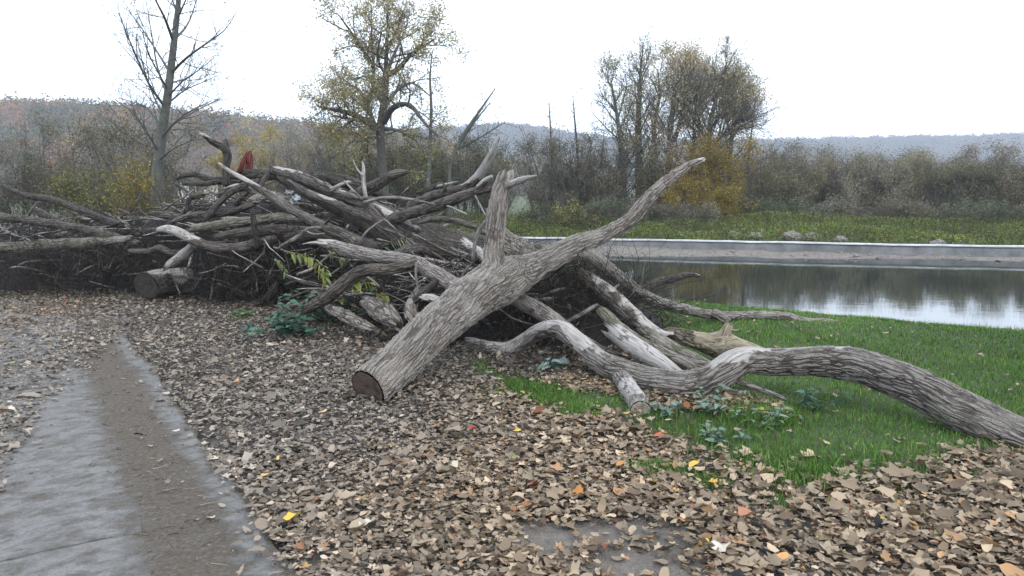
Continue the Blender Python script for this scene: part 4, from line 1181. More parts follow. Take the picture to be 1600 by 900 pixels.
def disc(name, ring, centre, nrm, m, inset=.96, dome=0.0):
    """sawn end face: concentric rings inside the log's last ring, 4 mm proud"""
    V, Q, T, rest = [], [], [], []
    n = len(ring); fr = (1.0, .8, .6, .4, .2)
    for f in fr:
        q = centre + (ring - centre) * inset * f
        q = q - np.outer((q - centre) @ nrm, nrm) + nrm * (.006 + dome * (1 - f * f))
        V.append(q)
        a_ = np.linspace(0, 6.2832, n, endpoint=False)
        rr_ = np.linalg.norm(ring - centre, axis=1) * f
        rest.append(np.stack([np.cos(a_) * rr_, np.sin(a_) * rr_, a_ * 0], 1))
    V.append((centre + nrm * (.006 + dome))[None]); rest.append(np.zeros((1, 3)))
    V = np.vstack(V); rest = np.vstack(rest)
    for k in range(len(fr) - 1):
        for j in range(n): Q.append((k * n + j, k * n + (j + 1) % n, (k + 1) * n + (j + 1) % n, (k + 1) * n + j))
    o = (len(fr) - 1) * n
    for j in range(n): T.append((o + j, o + (j + 1) % n, len(V) - 1))
    return mesh(name, V, Q, T, True, None, {'rest': rest}, [m])

CHECK = []
DISP = 0.0
def px_path(pts, step):
    """rows (px, py, depth, radius px[, bare]) -> centre line, radii, bareness"""
    rows = []
    for p in pts:
        w = W(p[0], p[1], p[2])
        rows.append([*w, p[3] * mpp(p[0], p[1], p[2]), p[4] if len(p) > 4 else 0.0])
    S = spline(np.array(rows), step)
    return S[:, :3], np.maximum(S[:, 3] * .87 - DISP, .004), S[:, 4]

SEED = [500]
def driftlog(name, label, cat, pts, m='bark_pale', ends=('broken', 'broken'), branches=(), cut=None, lump=.16, wob=.25, step=None, sides=None, group=None, part='trunk', bpart='branch', kink=1.0, blendk=None):
    """a thing: its stem, its side branches and its sawn faces as parts. pts rows are (px, py, depth, radius px[, bare])"""
    SEED[0] += 1; sd_ = SEED[0]
    r0 = np.mean([p[3] for p in pts]) * mpp(pts[0][0], pts[0][1], np.mean([p[2] for p in pts]))
    big = r0 > .075
    step = step or (.02 if big else max(.018, r0 * .7))
    sides = sides or (72 if big else (24 if r0 > .03 else 12))
    def path(pp):
        P, R, b = px_path(pp, step)
        s = np.linspace(0, len(P) * step, len(P))
        w = np.stack([pnoise(np.stack([s, s * 0 + 3.3 * k, s * 0], 1), .9 / max(.06, np.median(R) * 4), 2, sd_ * .13 + k) for k in range(3)], 1)
        fade = np.sin(np.linspace(0, math.pi, len(P)))[:, None] ** .5
        return P + w * R[:, None] * wob * kink * fade, R, b
    global DISP
    DISP = min(.0085 if big else .004, r0 * .12)
    main = path(pts)
    brs = [(path(b_['pts']), b_) for b_ in branches]
    only = not branches and not cut
    k = blendk or max(.02, r0 * .55)
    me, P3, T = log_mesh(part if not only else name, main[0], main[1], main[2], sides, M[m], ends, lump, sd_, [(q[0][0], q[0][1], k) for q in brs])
    CHECK.append((name, label, float((P3[..., 2].ravel() - gz(P3[..., 0].ravel(), P3[..., 1].ravel())).min())))
    if only:
        o = link(name, me, None, label, cat, group)
        return o
    base = main[0][int(np.argmin(main[0][:, 2]))]
    e = empty(name, base, label, cat, group)
    st = child(part, me, e)
    if cut:
        for w_, mt, *rest_ in cut:
            i = 0 if w_ == 'start' else -1
            nrm = T[i] * (-1 if i == 0 else 1)
            link('cut_face', disc('cut_face', P3[i], main[0][i], nrm, M[mt], .985), st)
    for q, b_ in brs:
        SEED[0] += 1
        rr_ = np.median(q[1]); sdz = 72 if rr_ > .07 else (28 if rr_ > .03 else 14)
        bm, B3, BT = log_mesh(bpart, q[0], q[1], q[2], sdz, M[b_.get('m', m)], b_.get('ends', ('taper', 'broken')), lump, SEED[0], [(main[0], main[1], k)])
        bo = child(b_.get('part', bpart), bm, e, label=b_.get('label'))
        for sub in b_.get('sub', ()):
            qs = path(sub['pts'])
            sm, _, _ = log_mesh('stub', qs[0], qs[1], qs[2], 24, M[sub.get('m', m)], sub.get('ends', ('taper', 'broken')), lump, SEED[0] + 7)
            link('stub', sm, bo)
    return e

# -- the big sawn fallen tree
driftlog('fallen_tree', 'huge fallen tree with deeply furrowed bark and dark sawn end, leaning on the pile', 'fallen tree',
  [(575, 608, 5.52, 38), (632, 556, 5.85, 38), (689, 506, 6.3, 38), (732, 472, 6.75, 38.5), (768, 448, 7.08, 39), (795, 433, 7.3, 36), (818, 424, 7.42, 26)], 'bark_grey', ('cut', 'taper'),
  [dict(pts=[(770, 456, 7.05, 26), (771, 430, 7.08, 22.5), (772, 402, 7.12, 18), (775, 365, 7.17, 17), (778, 325, 7.2, 16.5), (783, 298, 7.22, 15.5), (788, 282, 7.24, 13)], label='upright broken limb of the fallen tree',
        sub=[dict(pts=[(786, 292, 7.22, 9), (806, 285, 7.1, 8, .5), (822, 279, 7.0, 6.5, .9), (838, 274, 6.9, 3, 1.1)], m='drift', ends=('taper', 'taper'))]),
   dict(pts=[(780, 450, 7.15, 32), (808, 433, 7.35, 27), (845, 413, 7.5, 23), (880, 395, 7.62, 21), (908, 380, 7.7, 18.5), (930, 371, 7.78, 14.5), (955, 361, 7.85, 13), (985, 344, 7.95, 12.2), (1008, 316, 8.02, 11.7), (1036, 288, 8.1, 10.2), (1066, 264, 8.18, 8, .1), (1084, 254, 8.22, 6, .3), (1099, 248, 8.26, 3.5, .8)], label='long limb rising to the right with a pale tip'),
   dict(pts=[(890, 392, 7.66, 17), (918, 396, 7.72, 14), (945, 415, 7.85, 13.5), (975, 441, 8.05, 13), (1010, 463, 8.35, 11.5), (1050, 479, 8.7, 10.5), (1090, 488, 8.95, 9.5), (1130, 493, 9.1, 8.5), (1180, 492.5, 9.2, 8), (1228, 494, 9.2, 8), (1243, 499, 9.15, 8), (1262, 503, 9.1, 8), (1290, 503, 9.1, 7), (1316, 505, 9.05, 4)], label='drooping limb reaching down to the grass at the water edge', m='bark_pale',
        sub=[dict(pts=[(1115, 488, 9.0, 7), (1126, 494, 8.97, 6.5), (1137, 501, 8.95, 5)])])],
  cut=[('start', 'cut_dark')], lump=.09, wob=.2, step=.014, sides=150, blendk=.10)
# -- long winding limb along the right foreground
driftlog('winding_limb', 'long winding thick limb lying across the grass and running out at the right edge', 'driftwood limb',
  [(742, 537, 7.25, 11, .2), (768, 543, 7.15, 12, .5), (795, 545, 7.05, 13.5, .7), (822, 530, 6.95, 14, .75), (845, 516, 6.85, 15, .7), (868, 513, 6.72, 16, .5), (888, 522, 6.58, 17, .5), (910, 540, 6.4, 18, .5), (935, 562, 6.2, 20, .25), (965, 578, 6.0, 23), (1000, 592, 5.82, 24, .08), (1040, 600, 5.68, 25, .05), (1080, 602, 5.6, 27), (1112, 592, 5.58, 26, .1), (1140, 573, 5.6, 27, .4), (1168, 562, 5.64, 25, .35), (1205, 565, 5.66, 24, .1), (1250, 563, 5.62, 26, .15), (1300, 564, 5.52, 30, .15), (1345, 572, 5.38, 31), (1390, 587, 5.2, 33), (1440, 608, 5.0, 34.5), (1500, 640, 4.8, 36), (1570, 676, 4.62, 37), (1640, 706, 4.5, 37)],
  'bark_limb', ('broken', 'broken'), lump=.15, wob=.12, step=.016, sides=120)
driftlog('pale_log', 'short stripped log with smooth pale wood pinned behind the winding limb', 'log',
  [(968, 524, 6.5, 18, .7), (990, 540, 6.35, 19.5, .75), (1015, 556, 6.2, 19, .8), (1042, 574, 6.05, 16, .7), (1068, 590, 5.95, 12, .6), (1095, 600, 5.85, 8, .5)], 'bark_pale', ('broken', 'taper'), lump=.08, sides=48)
driftlog('bark_log', 'dark barked log end pointing up behind the short stripped log', 'log',
  [(941, 488, 6.95, 9), (956, 502, 6.8, 12), (972, 518, 6.66, 14), (1000, 536, 6.5, 12), (1045, 556, 6.35, 10), (1090, 578, 6.2, 9)], 'bark_moss', ('broken', 'taper'), lump=.15, sides=36)
driftlog('sawn_log', 'small sawn log with pale round face sticking out beneath the winding limb', 'sawn log',
  [(1001, 641, 5.18, 19.5), (993, 625, 5.4, 19.5, .5), (984, 609, 5.62, 19, .5), (976, 594, 5.84, 18), (964, 575, 6.1, 16)], 'bark_pale', ('cut', 'taper'), cut=[('start', 'cut_pale')], lump=.05, sides=56)
driftlog('grey_limb', 'smooth grey limb sloping down from under the fallen tree to the grass', 'driftwood limb',
  [(905, 425, 7.75, 10), (932, 443, 7.6, 14, .3), (958, 465, 7.45, 17, .3), (985, 492, 7.28, 17, .3), (1010, 512, 7.12, 14, .4), (1035, 523, 7.0, 9, .6), (1052, 522, 6.95, 5, .7)], 'bark_brown', ('taper', 'taper'), lump=.14, sides=48)
driftlog('yellow_stump', 'stubby log with yellowish torn wood on the grass behind the winding limb', 'stump',
  [(1040, 522, 7.05, 9), (1062, 524, 6.98, 13), (1088, 531, 6.88, 15, .4), (1112, 538, 6.78, 19, .7), (1132, 538, 6.72, 23, .9), (1150, 539, 6.66, 16, .9), (1178, 545, 6.58, 10, .9), (1205, 553, 6.5, 7, .8)], 'yellow_wood' if 'yellow_wood' in M else 'rotten', ('broken', 'taper'),
  [dict(pts=[(1118, 545, 6.74, 12, .8), (1128, 528, 6.72, 11, 1.0), (1136, 513, 6.7, 8, 1.2)], part='knot', ends=('taper', 'broken'))], lump=.3, sides=40)
driftlog('mossy_limb', 'mossy bark limb lying between the yellowish stump and the short stripped log', 'driftwood limb',
  [(1000, 512, 6.95, 8), (1030, 532, 6.75, 13), (1060, 551, 6.58, 15), (1090, 567, 6.42, 15), (1118, 580, 6.3, 13), (1140, 588, 6.2, 9)], 'bark_moss', ('taper', 'broken'), lump=.15, sides=40)
driftlog('furrowed_limb', 'furrowed limb passing under the fork of the fallen tree and behind the winding limb', 'driftwood limb',
  [(795, 462, 7.65, 12), (818, 472, 7.5, 15), (845, 487, 7.3, 16), (875, 508, 7.1, 15), (905, 530, 6.9, 13), (935, 545, 6.75, 10), (965, 556, 6.62, 7)], 'bark_pale', ('taper', 'broken'), lump=.12, sides=48)
driftlog('shore_branch', 'knobbly dark branch reaching out in front of the pond reflections', 'branch',
  [(990, 452, 9.6, 6), (1015, 446, 9.9, 7.5), (1040, 438, 10.1, 7), (1062, 432, 10.3, 6), (1078, 429, 10.4, 4.5), (1092, 431, 10.5, 2.5, .7)], 'bark_dark', ('taper', 'broken'), lump=.3)
driftlog('stick', 'thin bare stick poking out to the right from under the winding limb', 'stick',
  [(1130, 588, 5.66, 6), (1160, 599, 5.56, 5.5), (1195, 611, 5.46, 5), (1226, 623, 5.38, 4)], 'stick_grey', lump=.12)
driftlog('log_chunk', 'short pale sawn chunk lying in shade under the winding limb', 'log chunk',
  [(1120, 612, 5.75, 13, .6), (1145, 619, 5.68, 13.5, .6), (1169, 621, 5.62, 13, .6)], 'bark_pale', ('broken', 'cut'), cut=[('end', 'cut_pale')], lump=.1, sides=36)
driftlog('stick', 'short brown stick leaning beside the pale sawn chunk', 'stick',
  [(1120, 617, 5.58, 5), (1138, 627, 5.5, 5.5), (1156, 638, 5.42, 4)], 'stick_grey', lump=.12)
driftlog('stick', 'pale broken stick standing out of the dark roots under the fallen tree', 'stick',
  [(888, 502, 7.3, 4), (905, 493, 7.35, 5), (931, 477, 7.4, 4)], 'stick_grey', lump=.12)
driftlog('ground_log', 'soil covered log half sunk in the ground below the winding limb', 'log',
  [(815, 578, 6.5, 6), (850, 583, 6.4, 11), (890, 589, 6.3, 12), (930, 594, 6.2, 11), (965, 602, 6.05, 9)], 'bark_dark', ('broken', 'taper'), lump=.2, sides=32)

# -- middle of the pile
driftlog('forked_limb', 'pale barked limb with broken end reaching left from the big fallen tree', 'driftwood limb',
  [(502, 379, 8.35, 7, .6), (520, 383, 8.3, 11, .3), (548, 391, 8.2, 12.5), (585, 399, 8.05, 12.5), (620, 404, 7.92, 11.5), (650, 412, 7.82, 12.5), (678, 426, 7.7, 14), (705, 442, 7.55, 15), (735, 460, 7.4, 15), (765, 480, 7.3, 13)], 'bark_pale', ('broken', 'taper'),
  [dict(pts=[(520, 384, 8.3, 6, .4), (505, 381, 8.25, 4, .6), (488, 379, 8.2, 3, .8), (474, 381, 8.15, 1.5, 1.)], part='splinter'),
   dict(pts=[(652, 410, 7.8, 10), (630, 416, 7.75, 10), (605, 421, 7.75, 10.5), (580, 422, 7.8, 11.5), (560, 426, 7.85, 11.5), (543, 438, 7.9, 12.5), (525, 453, 7.95, 13), (505, 468, 8.0, 12), (480, 482, 8.05, 10)], m='bark_brown')],
  lump=.1, step=.018, sides=64)
driftlog('stub_branch', 'light knotty branch bending over behind the forked limb', 'branch',
  [(615, 402, 8.3, 6), (632, 393, 8.4, 9), (652, 389, 8.5, 9), (668, 394, 8.55, 6)], 'bark_mid', lump=.15)
driftlog('great_trunk', 'massive half rotten trunk slanting down through the middle of the pile', 'trunk',
  [(425, 268, 11.2, 9), (455, 282, 11.0, 15), (490, 298, 10.8, 19), (530, 318, 10.55, 24), (570, 338, 10.3, 29), (610, 356, 10.05, 31), (650, 371, 9.8, 31), (690, 381, 9.55, 30), (735, 389, 9.3, 28), (785, 396, 9.0, 26), (835, 402, 8.75, 23)], 'bark_brown', ('broken', 'broken'), lump=.14, step=.022, sides=96)
driftlog('split_log', 'split grey log with flat torn top lying along the upper side of the massive trunk', 'log',
  [(432, 266, 10.75, 8, .2), (465, 276, 10.65, 10.5, .2), (500, 291, 10.5, 11.5, .1), (535, 306, 10.3, 11.5, .15), (575, 322, 10.1, 11, .2), (615, 341, 9.85, 11, .4), (652, 360, 9.6, 9, .3), (685, 374, 9.45, 6)], 'bark_mid', ('broken', 'taper'), lump=.22, sides=40)
driftlog('ridge_log', 'narrow grey log running parallel below the split log', 'log',
  [(452, 284, 10.45, 4), (480, 301, 10.3, 6, .15), (515, 314, 10.15, 6.5, .3), (545, 328, 10.0, 7), (580, 342, 9.85, 5)], 'bark_mid', lump=.2, sides=24)
driftlog('stump_mass', 'rough broken bark mass showing behind the upright limb at the pile end', 'stump',
  [(790, 378, 8.9, 20), (815, 392, 8.8, 24), (840, 404, 8.7, 21), (862, 414, 8.6, 12)], 'rotten', ('broken', 'broken'), lump=.3, sides=44)
driftlog('long_pole', 'long straight pole with bleached tip crossing the pile from upper left', 'pole',
  [(342, 255, 9.75, 2.2, 1.2), (360, 268, 9.7, 4, 1.0), (385, 282, 9.65, 5.5, .7), (420, 304, 9.55, 6.5), (460, 330, 9.4, 8), (500, 351, 9.25, 9.5), (535, 367, 9.1, 11), (560, 380, 9.0, 11)], 'bark_mid', ('taper', 'taper'),
  [dict(pts=[(503, 353, 9.2, 3), (512, 345, 9.12, 2.5), (521, 337, 9.05, 1.6)], part='side_twig')], lump=.1, sides=24)
driftlog('curved_branch', 'bleached curved branch sweeping up to a pale tip above the pile', 'branch',
  [(640, 322, 9.9, 7), (662, 311, 9.8, 8.5), (690, 303, 9.65, 9), (715, 298, 9.5, 9.5), (735, 288, 9.35, 9.5, .5), (750, 272, 9.2, 9, .9), (761, 255, 9.1, 8, 1.1), (770, 237, 9.0, 6.5, 1.3), (776, 222, 8.95, 4.5, 1.2), (780, 213, 8.9, 1.8, 1.3)], 'bark_mid', ('broken', 'taper'),
  [dict(pts=[(690, 303, 9.6, 3.5), (696, 296, 9.5, 3), (693, 287, 9.45, 1.6)], part='side_twig')], lump=.1, sides=30)
driftlog('dark_branch', 'dark bow shaped branch below the bleached curved branch', 'branch',
  [(612, 343, 9.7, 9), (640, 334, 9.55, 10), (668, 325, 9.4, 10), (695, 317, 9.25, 10), (722, 307, 9.1, 9), (748, 298, 8.95, 7.5), (772, 293, 8.85, 5)], 'bark_brown', ('taper', 'broken'),
  [dict(pts=[(745, 298, 8.95, 6), (752, 289, 8.9, 6, .6), (759, 281, 8.85, 5, .8), (768, 276, 8.8, 3, 1.)], part='stub')], lump=.12, sides=28)
driftlog('grey_branch', 'thin grey branch arching toward the upright limb', 'branch',
  [(648, 347, 9.3, 5), (680, 343, 9.2, 5.5), (710, 345, 9.1, 5.5), (735, 352, 9.0, 5), (755, 362, 8.9, 4.5), (775, 374, 8.8, 4)], 'bark_mid', lump=.15)
driftlog('log_stub', 'short log stub with pale split end left of the upright limb', 'log stub',
  [(728, 380, 8.3, 9, .7), (744, 393, 8.15, 11, .5), (760, 404, 8.0, 11.5, .9), (778, 418, 7.8, 12)], 'bark_brown', ('broken', 'taper'), lump=.16, sides=32)
driftlog('bent_stick', 'bent grey stick curving upward beside the upright limb', 'stick',
  [(739, 405, 8.0, 4), (742, 382, 8.0, 4.2), (748, 362, 7.98, 4), (757, 346, 7.95, 3)], 'stick_grey')
driftlog('thin_stick', 'very thin pale stick slanting left of the top of the upright limb', 'stick',
  [(743, 306, 8.5, 1.2), (750, 321, 8.45, 1.6), (758, 336, 8.4, 1.6)], 'drift')
driftlog('thin_stick', 'thin straight light stick lying over the great trunk toward the dark branch', 'stick',
  [(570, 316, 9.6, 3), (600, 309, 9.5, 3.4), (630, 310, 9.4, 3), (660, 315, 9.3, 2.6), (705, 325, 9.2, 1.6)], 'stick_grey')
driftlog('thin_stick', 'thin stick crossing under the dark bow shaped branch', 'stick',
  [(700, 322, 9.0, 1.8), (728, 334, 8.9, 1.6)], 'drift')
driftlog('rotten_shard', 'rotten splintered wood shard lying on the ground left of the big sawn end', 'wood shard',
  [(508, 478, 8.0, 4), (530, 489, 7.9, 9), (552, 500, 7.75, 10), (572, 509, 7.6, 8), (588, 516, 7.5, 4)], 'rotten', lump=.4, sides=28)
driftlog('root_lump', 'gnarled rotten root lump beside the big fallen tree', 'root',
  [(575, 474, 7.9, 12), (590, 482, 7.8, 18), (607, 492, 7.68, 17), (622, 506, 7.55, 11)], 'rotten', lump=.5, sides=36)
driftlog('root_lump', 'smaller upright root lump just right of the gnarled one', 'root',
  [(650, 505, 7.4, 8), (640, 488, 7.5, 12), (645, 470, 7.6, 10), (655, 455, 7.7, 6)], 'rotten', lump=.45, sides=30)
driftlog('root_piece', 'brown forked root leaning in the hollow left of the big fallen tree', 'root',
  [(640, 478, 7.55, 6), (655, 464, 7.55, 6.5), (668, 452, 7.55, 6), (680, 441, 7.55, 5)], 'bark_dark', lump=.2, sides=18)
driftlog('hanging_root', 'thin root hanging down from the forked limb', 'root',
  [(650, 412, 7.7, 3), (650, 430, 7.65, 2.6), (653, 448, 7.62, 2.2), (650, 464, 7.6, 1.6)], 'stick_brown')
driftlog('shard', 'pale torn shard sticking out by the upper edge of the sawn trunk', 'wood shard',
  [(662, 463, 7.25, 4, .8), (675, 465, 7.2, 7, .7), (690, 470, 7.15, 5, .5)], 'rotten', lump=.3)

# -- upper ridge of the pile
driftlog('antler_snag', 'antler shaped snag standing up at the top left of the pile', 'snag',
  [(353, 290, 11.0, 6), (354, 262, 11.0, 6.5), (355, 243, 11.0, 7.5), (350, 231, 10.95, 7), (340, 226, 10.9, 6), (328, 219, 10.85, 5, .4), (319, 211, 10.8, 4, .8), (312, 209, 10.78, 2, 1.2)], 'bark_dark', ('taper', 'broken'),
  [dict(pts=[(354, 238, 11.0, 5), (355, 228, 11.0, 4), (353, 220, 11.0, 3)], part='stub')], lump=.15, sides=20)
driftlog('red_snag', 'red splintered stump of broken wood on top of the pile', 'snag',
  [(388, 276, 11.2, 7), (389, 262, 11.2, 7), (389, 250, 11.2, 6.5), (389, 241, 11.2, 5.5)], 'red_wood', ('taper', 'broken'),
  [dict(pts=[(374, 274, 11.15, 4), (377, 260, 11.1, 4), (381, 249, 11.1, 3), (384, 241, 11.1, 1.6)], part='splinter'), dict(pts=[(372, 270, 11.1, 4), (376, 260, 11.05, 3), (381, 250, 11.05, 1.6)], part='splinter')], lump=.3, sides=24)
driftlog('arched_branch', 'dark arched branch silhouetted at the upper left of the pile', 'branch',
  [(276, 279, 11.5, 3), (288, 274, 11.5, 4.5), (305, 273, 11.45, 5), (322, 278, 11.4, 5.5), (340, 281, 11.35, 6), (358, 278, 11.3, 7), (378, 274, 11.2, 9), (400, 272, 11.1, 10), (425, 274, 11.0, 9)], 'bark_dark', ('taper', 'broken'), lump=.15)
driftlog('straight_branch', 'dark straight branch just below the arched branch', 'branch',
  [(288, 287, 11.3, 3.5), (315, 287, 11.25, 4.5), (345, 284, 11.2, 4.5), (375, 285, 11.1, 4)], 'bark_dark', lump=.15)
driftlog('dark_log', 'long dark log along the top of the pile behind the split log', 'log',
  [(452, 274, 11.5, 8), (490, 277, 11.45, 10), (525, 281, 11.4, 11), (555, 290, 11.35, 11), (585, 300, 11.3, 9), (615, 312, 11.2, 7)], 'bark_dark', lump=.28, sides=36)
driftlog('curled_branch', 'brown branch rising to a blunt end above the middle of the pile', 'branch',
  [(560, 302, 10.9, 9), (578, 293, 10.8, 10.5), (594, 284, 10.7, 9.5), (608, 276, 10.6, 8.5), (624, 270, 10.55, 6.5), (638, 268, 10.5, 3.5)], 'bark_brown', ('taper', 'broken'), lump=.2, sides=28)
driftlog('white_stub', 'bleached forked stub standing upright on the ridge of the pile', 'stub',
  [(572, 312, 10.3, 4), (569, 292, 10.3, 4, .8), (568, 275, 10.3, 4, 1.), (568, 262, 10.3, 3.4, 1.2), (566, 252, 10.3, 1.5, 1.2)], 'drift', ('taper', 'taper'),
  [dict(pts=[(567, 274, 10.28, 2.6, 1), (560, 267, 10.25, 2.2, 1), (555, 258, 10.22, 1.6, 1), (552, 250, 10.2, 1, 1)], part='fork')], lump=.2, sides=16)
driftlog('white_stick', 'short whitish broken stick propped across the split log', 'stick',
  [(518, 296, 10.2, 4, .9), (530, 290, 10.15, 4, .9), (545, 284, 10.1, 3.4, 1.)], 'drift')
driftlog('thin_stick', 'thin stick leaning against the short whitish stick', 'stick',
  [(538, 283, 10.1, 2), (552, 298, 10.0, 2.2), (566, 312, 9.95, 2)], 'stick_grey')
driftlog('long_stick', 'long grey stick lying along the ridge toward the bleached stub', 'stick',
  [(510, 287, 10.3, 3.5), (528, 300, 10.2, 4), (555, 308, 10.1, 4), (590, 312, 10.0, 3.5)], 'stick_grey')
driftlog('ridge_stick', 'grey diagonal stick under the red splintered stump', 'stick',
  [(404, 290, 10.7, 5), (414, 279, 10.75, 5), (423, 266, 10.8, 3.5)], 'bark_mid')
driftlog('dead_branch', 'blunt dark branch end above the bleached curved branch', 'branch',
  [(660, 300, 10.4, 6), (680, 293, 10.35, 7), (692, 288, 10.3, 5)], 'bark_dark')
driftlog('thin_stick', 'short pale stick on the skyline left of the bleached curved branch', 'stick',
  [(684, 291, 10.2, 2.4), (700, 287, 10.15, 2.4), (715, 284, 10.1, 1.8)], 'drift')

# -- left end of the pile
driftlog('plank_branch', 'bleached curved branch like a plank at the left of the pile', 'branch',
  [(246, 359, 10.3, 4, 1.2), (260, 358, 10.28, 7.5, 1.2), (280, 363, 10.25, 9, 1.1), (300, 374, 10.2, 9, .7), (325, 384, 10.15, 9), (350, 388, 10.1, 9), (380, 386, 10.05, 9), (410, 378, 10.0, 8), (430, 372, 10.0, 6)], 'bark_brown', ('taper', 'taper'), lump=.14, sides=28)
driftlog('hollow_log', 'hollow log with shade painted on its end and peeling pale bark at the lower left', 'log',
  [(228, 446, 10.7, 25), (250, 443, 10.9, 24.5, .35), (276, 440, 11.15, 24, .6), (310, 437, 11.5, 23, .1), (345, 435, 11.9, 21)], 'bark_mid', ('cut', 'taper'), cut=[('start', 'cut_hollow_dark')], lump=.1, sides=64)
driftlog('bark_slab', 'flat pale slab of wood leaning above the hollow log', 'slab',
  [(268, 412, 10.4, 9, .5), (284, 399, 10.38, 10, .6), (300, 386, 10.35, 8, .7)], 'bark_moss', lump=.15, sides=24)
driftlog('grey_root', 'grey crooked root at the left above the hollow log', 'root',
  [(205, 392, 10.5, 4), (232, 392, 10.45, 4.5), (250, 387, 10.42, 5.5), (265, 394, 10.4, 5), (290, 393, 10.4, 4), (318, 388, 10.35, 3.5)], 'bark_mid', lump=.2)
driftlog('log_end', 'small brown log end sticking out left below the yellow bush', 'log',
  [(241, 334, 11.3, 5), (262, 336, 11.25, 6), (285, 339, 11.2, 6), (310, 345, 11.1, 5)], 'bark_brown', ('broken', 'taper'))
driftlog('crooked_twig', 'crooked dark branch standing up at the left shoulder of the pile', 'branch',
  [(262, 352, 11.0, 4), (280, 340, 10.95, 4), (291, 328, 10.9, 4), (294, 315, 10.9, 4), (302, 308, 10.88, 4.5), (316, 306, 10.85, 4)], 'bark_dark', lump=.15)
driftlog('flat_log', 'horizontal grey log in the middle of the left part of the pile', 'log',
  [(300, 357, 10.5, 7), (330, 353, 10.45, 8), (365, 348, 10.4, 8.5), (400, 343, 10.35, 8.5), (440, 340, 10.25, 8), (480, 340, 10.1, 6)], 'bark_moss', lump=.14, sides=28)
driftlog('flat_log', 'horizontal brown log beneath the grey horizontal log', 'log',
  [(340, 369, 10.35, 6), (380, 363, 10.3, 8), (430, 359, 10.2, 9), (480, 362, 10.0, 9), (520, 368, 9.85, 7)], 'bark_brown', lump=.14, sides=28)
driftlog('slanted_log', 'slanted grey log at the left shoulder of the pile', 'log',
  [(272, 345, 10.85, 4), (300, 337, 10.8, 6), (330, 335, 10.75, 7), (362, 330, 10.7, 6), (395, 320, 10.6, 5)], 'bark_mid', lump=.15)
driftlog('slanted_log', 'steep grey log rising beneath the long straight pole', 'log',
  [(322, 340, 10.6, 5), (340, 320, 10.6, 6), (362, 300, 10.6, 6), (385, 288, 10.6, 5.5), (402, 283, 10.6, 4)], 'bark_mid', lump=.15)
driftlog('slanted_log', 'pale flat-topped log just under the arched branch', 'log',
  [(345, 302, 10.8, 6), (370, 293, 10.78, 7, .4), (392, 297, 10.7, 6, .4), (415, 312, 10.55, 5)], 'bark_mid', lump=.2)
driftlog('twisted_root', 'curved root on the ground at the dark foot of the pile', 'root',
  [(352, 482, 10.3, 3), (380, 479, 10.3, 5), (404, 473, 10.3, 6.5), (422, 461, 10.25, 6.5), (431, 444, 10.2, 5)], 'bark_brown', lump=.16, sides=18)
driftlog('forked_stick', 'forked pale stick lying against the dark hollow left of the forked limb', 'stick',
  [(435, 388, 9.3, 3.5), (455, 376, 9.2, 4), (470, 366, 9.15, 4), (483, 357, 9.1, 3.2), (500, 355, 9.05, 3)], 'stick_grey', ('taper', 'broken'),
  [dict(pts=[(478, 361, 9.1, 2.6), (490, 366, 9.05, 2.2), (506, 365, 9.0, 1.6)], part='fork')], sides=14)
driftlog('dark_post', 'dark upright stake in front of the left part of the pile', 'stake',
  [(402, 385, 9.9, 5), (399, 362, 9.85, 5.5), (396, 342, 9.85, 5), (394, 328, 9.85, 3)], 'bark_dark')
driftlog('broken_slab', 'broken weathered slab under the long straight pole', 'slab',
  [(400, 312, 10.4, 7), (420, 306, 10.35, 10), (440, 313, 10.3, 9), (462, 325, 10.2, 6)], 'rotten', lump=.35, sides=24)
driftlog('inner_log', 'rounded log deep in the pile under the massive trunk', 'log',
  [(455, 372, 9.7, 10), (500, 366, 9.7, 12), (545, 376, 9.6, 13), (590, 388, 9.4, 12)], 'bark_dark', lump=.2, sides=32)

# -- continuation beyond the left of the photograph's sharp part
driftlog('mossy_log', 'mossy log lying flat at the far left end of the pile', 'log',
  [(-60, 392, 12.0, 9), (0, 388, 11.9, 10), (60, 384, 11.7, 11), (120, 380, 11.4, 10), (175, 376, 11.1, 8), (205, 372, 10.9, 5)], 'bark_moss', lump=.14, sides=40)
driftlog('pole', 'long grey pole crossing the far left end of the pile', 'pole',
  [(-40, 332, 12.3, 6), (30, 342, 12.0, 7), (100, 352, 11.6, 8), (165, 366, 11.2, 7), (215, 380, 10.9, 5)], 'bark_mid', lump=.12, sides=20)
driftlog('pole', 'dark crooked pole rising to the left above the far left pile', 'pole',
  [(180, 350, 11.4, 6), (130, 330, 11.7, 7), (80, 312, 12.0, 6), (40, 305, 12.2, 5), (5, 290, 12.4, 3)], 'bark_dark', lump=.2, sides=20)

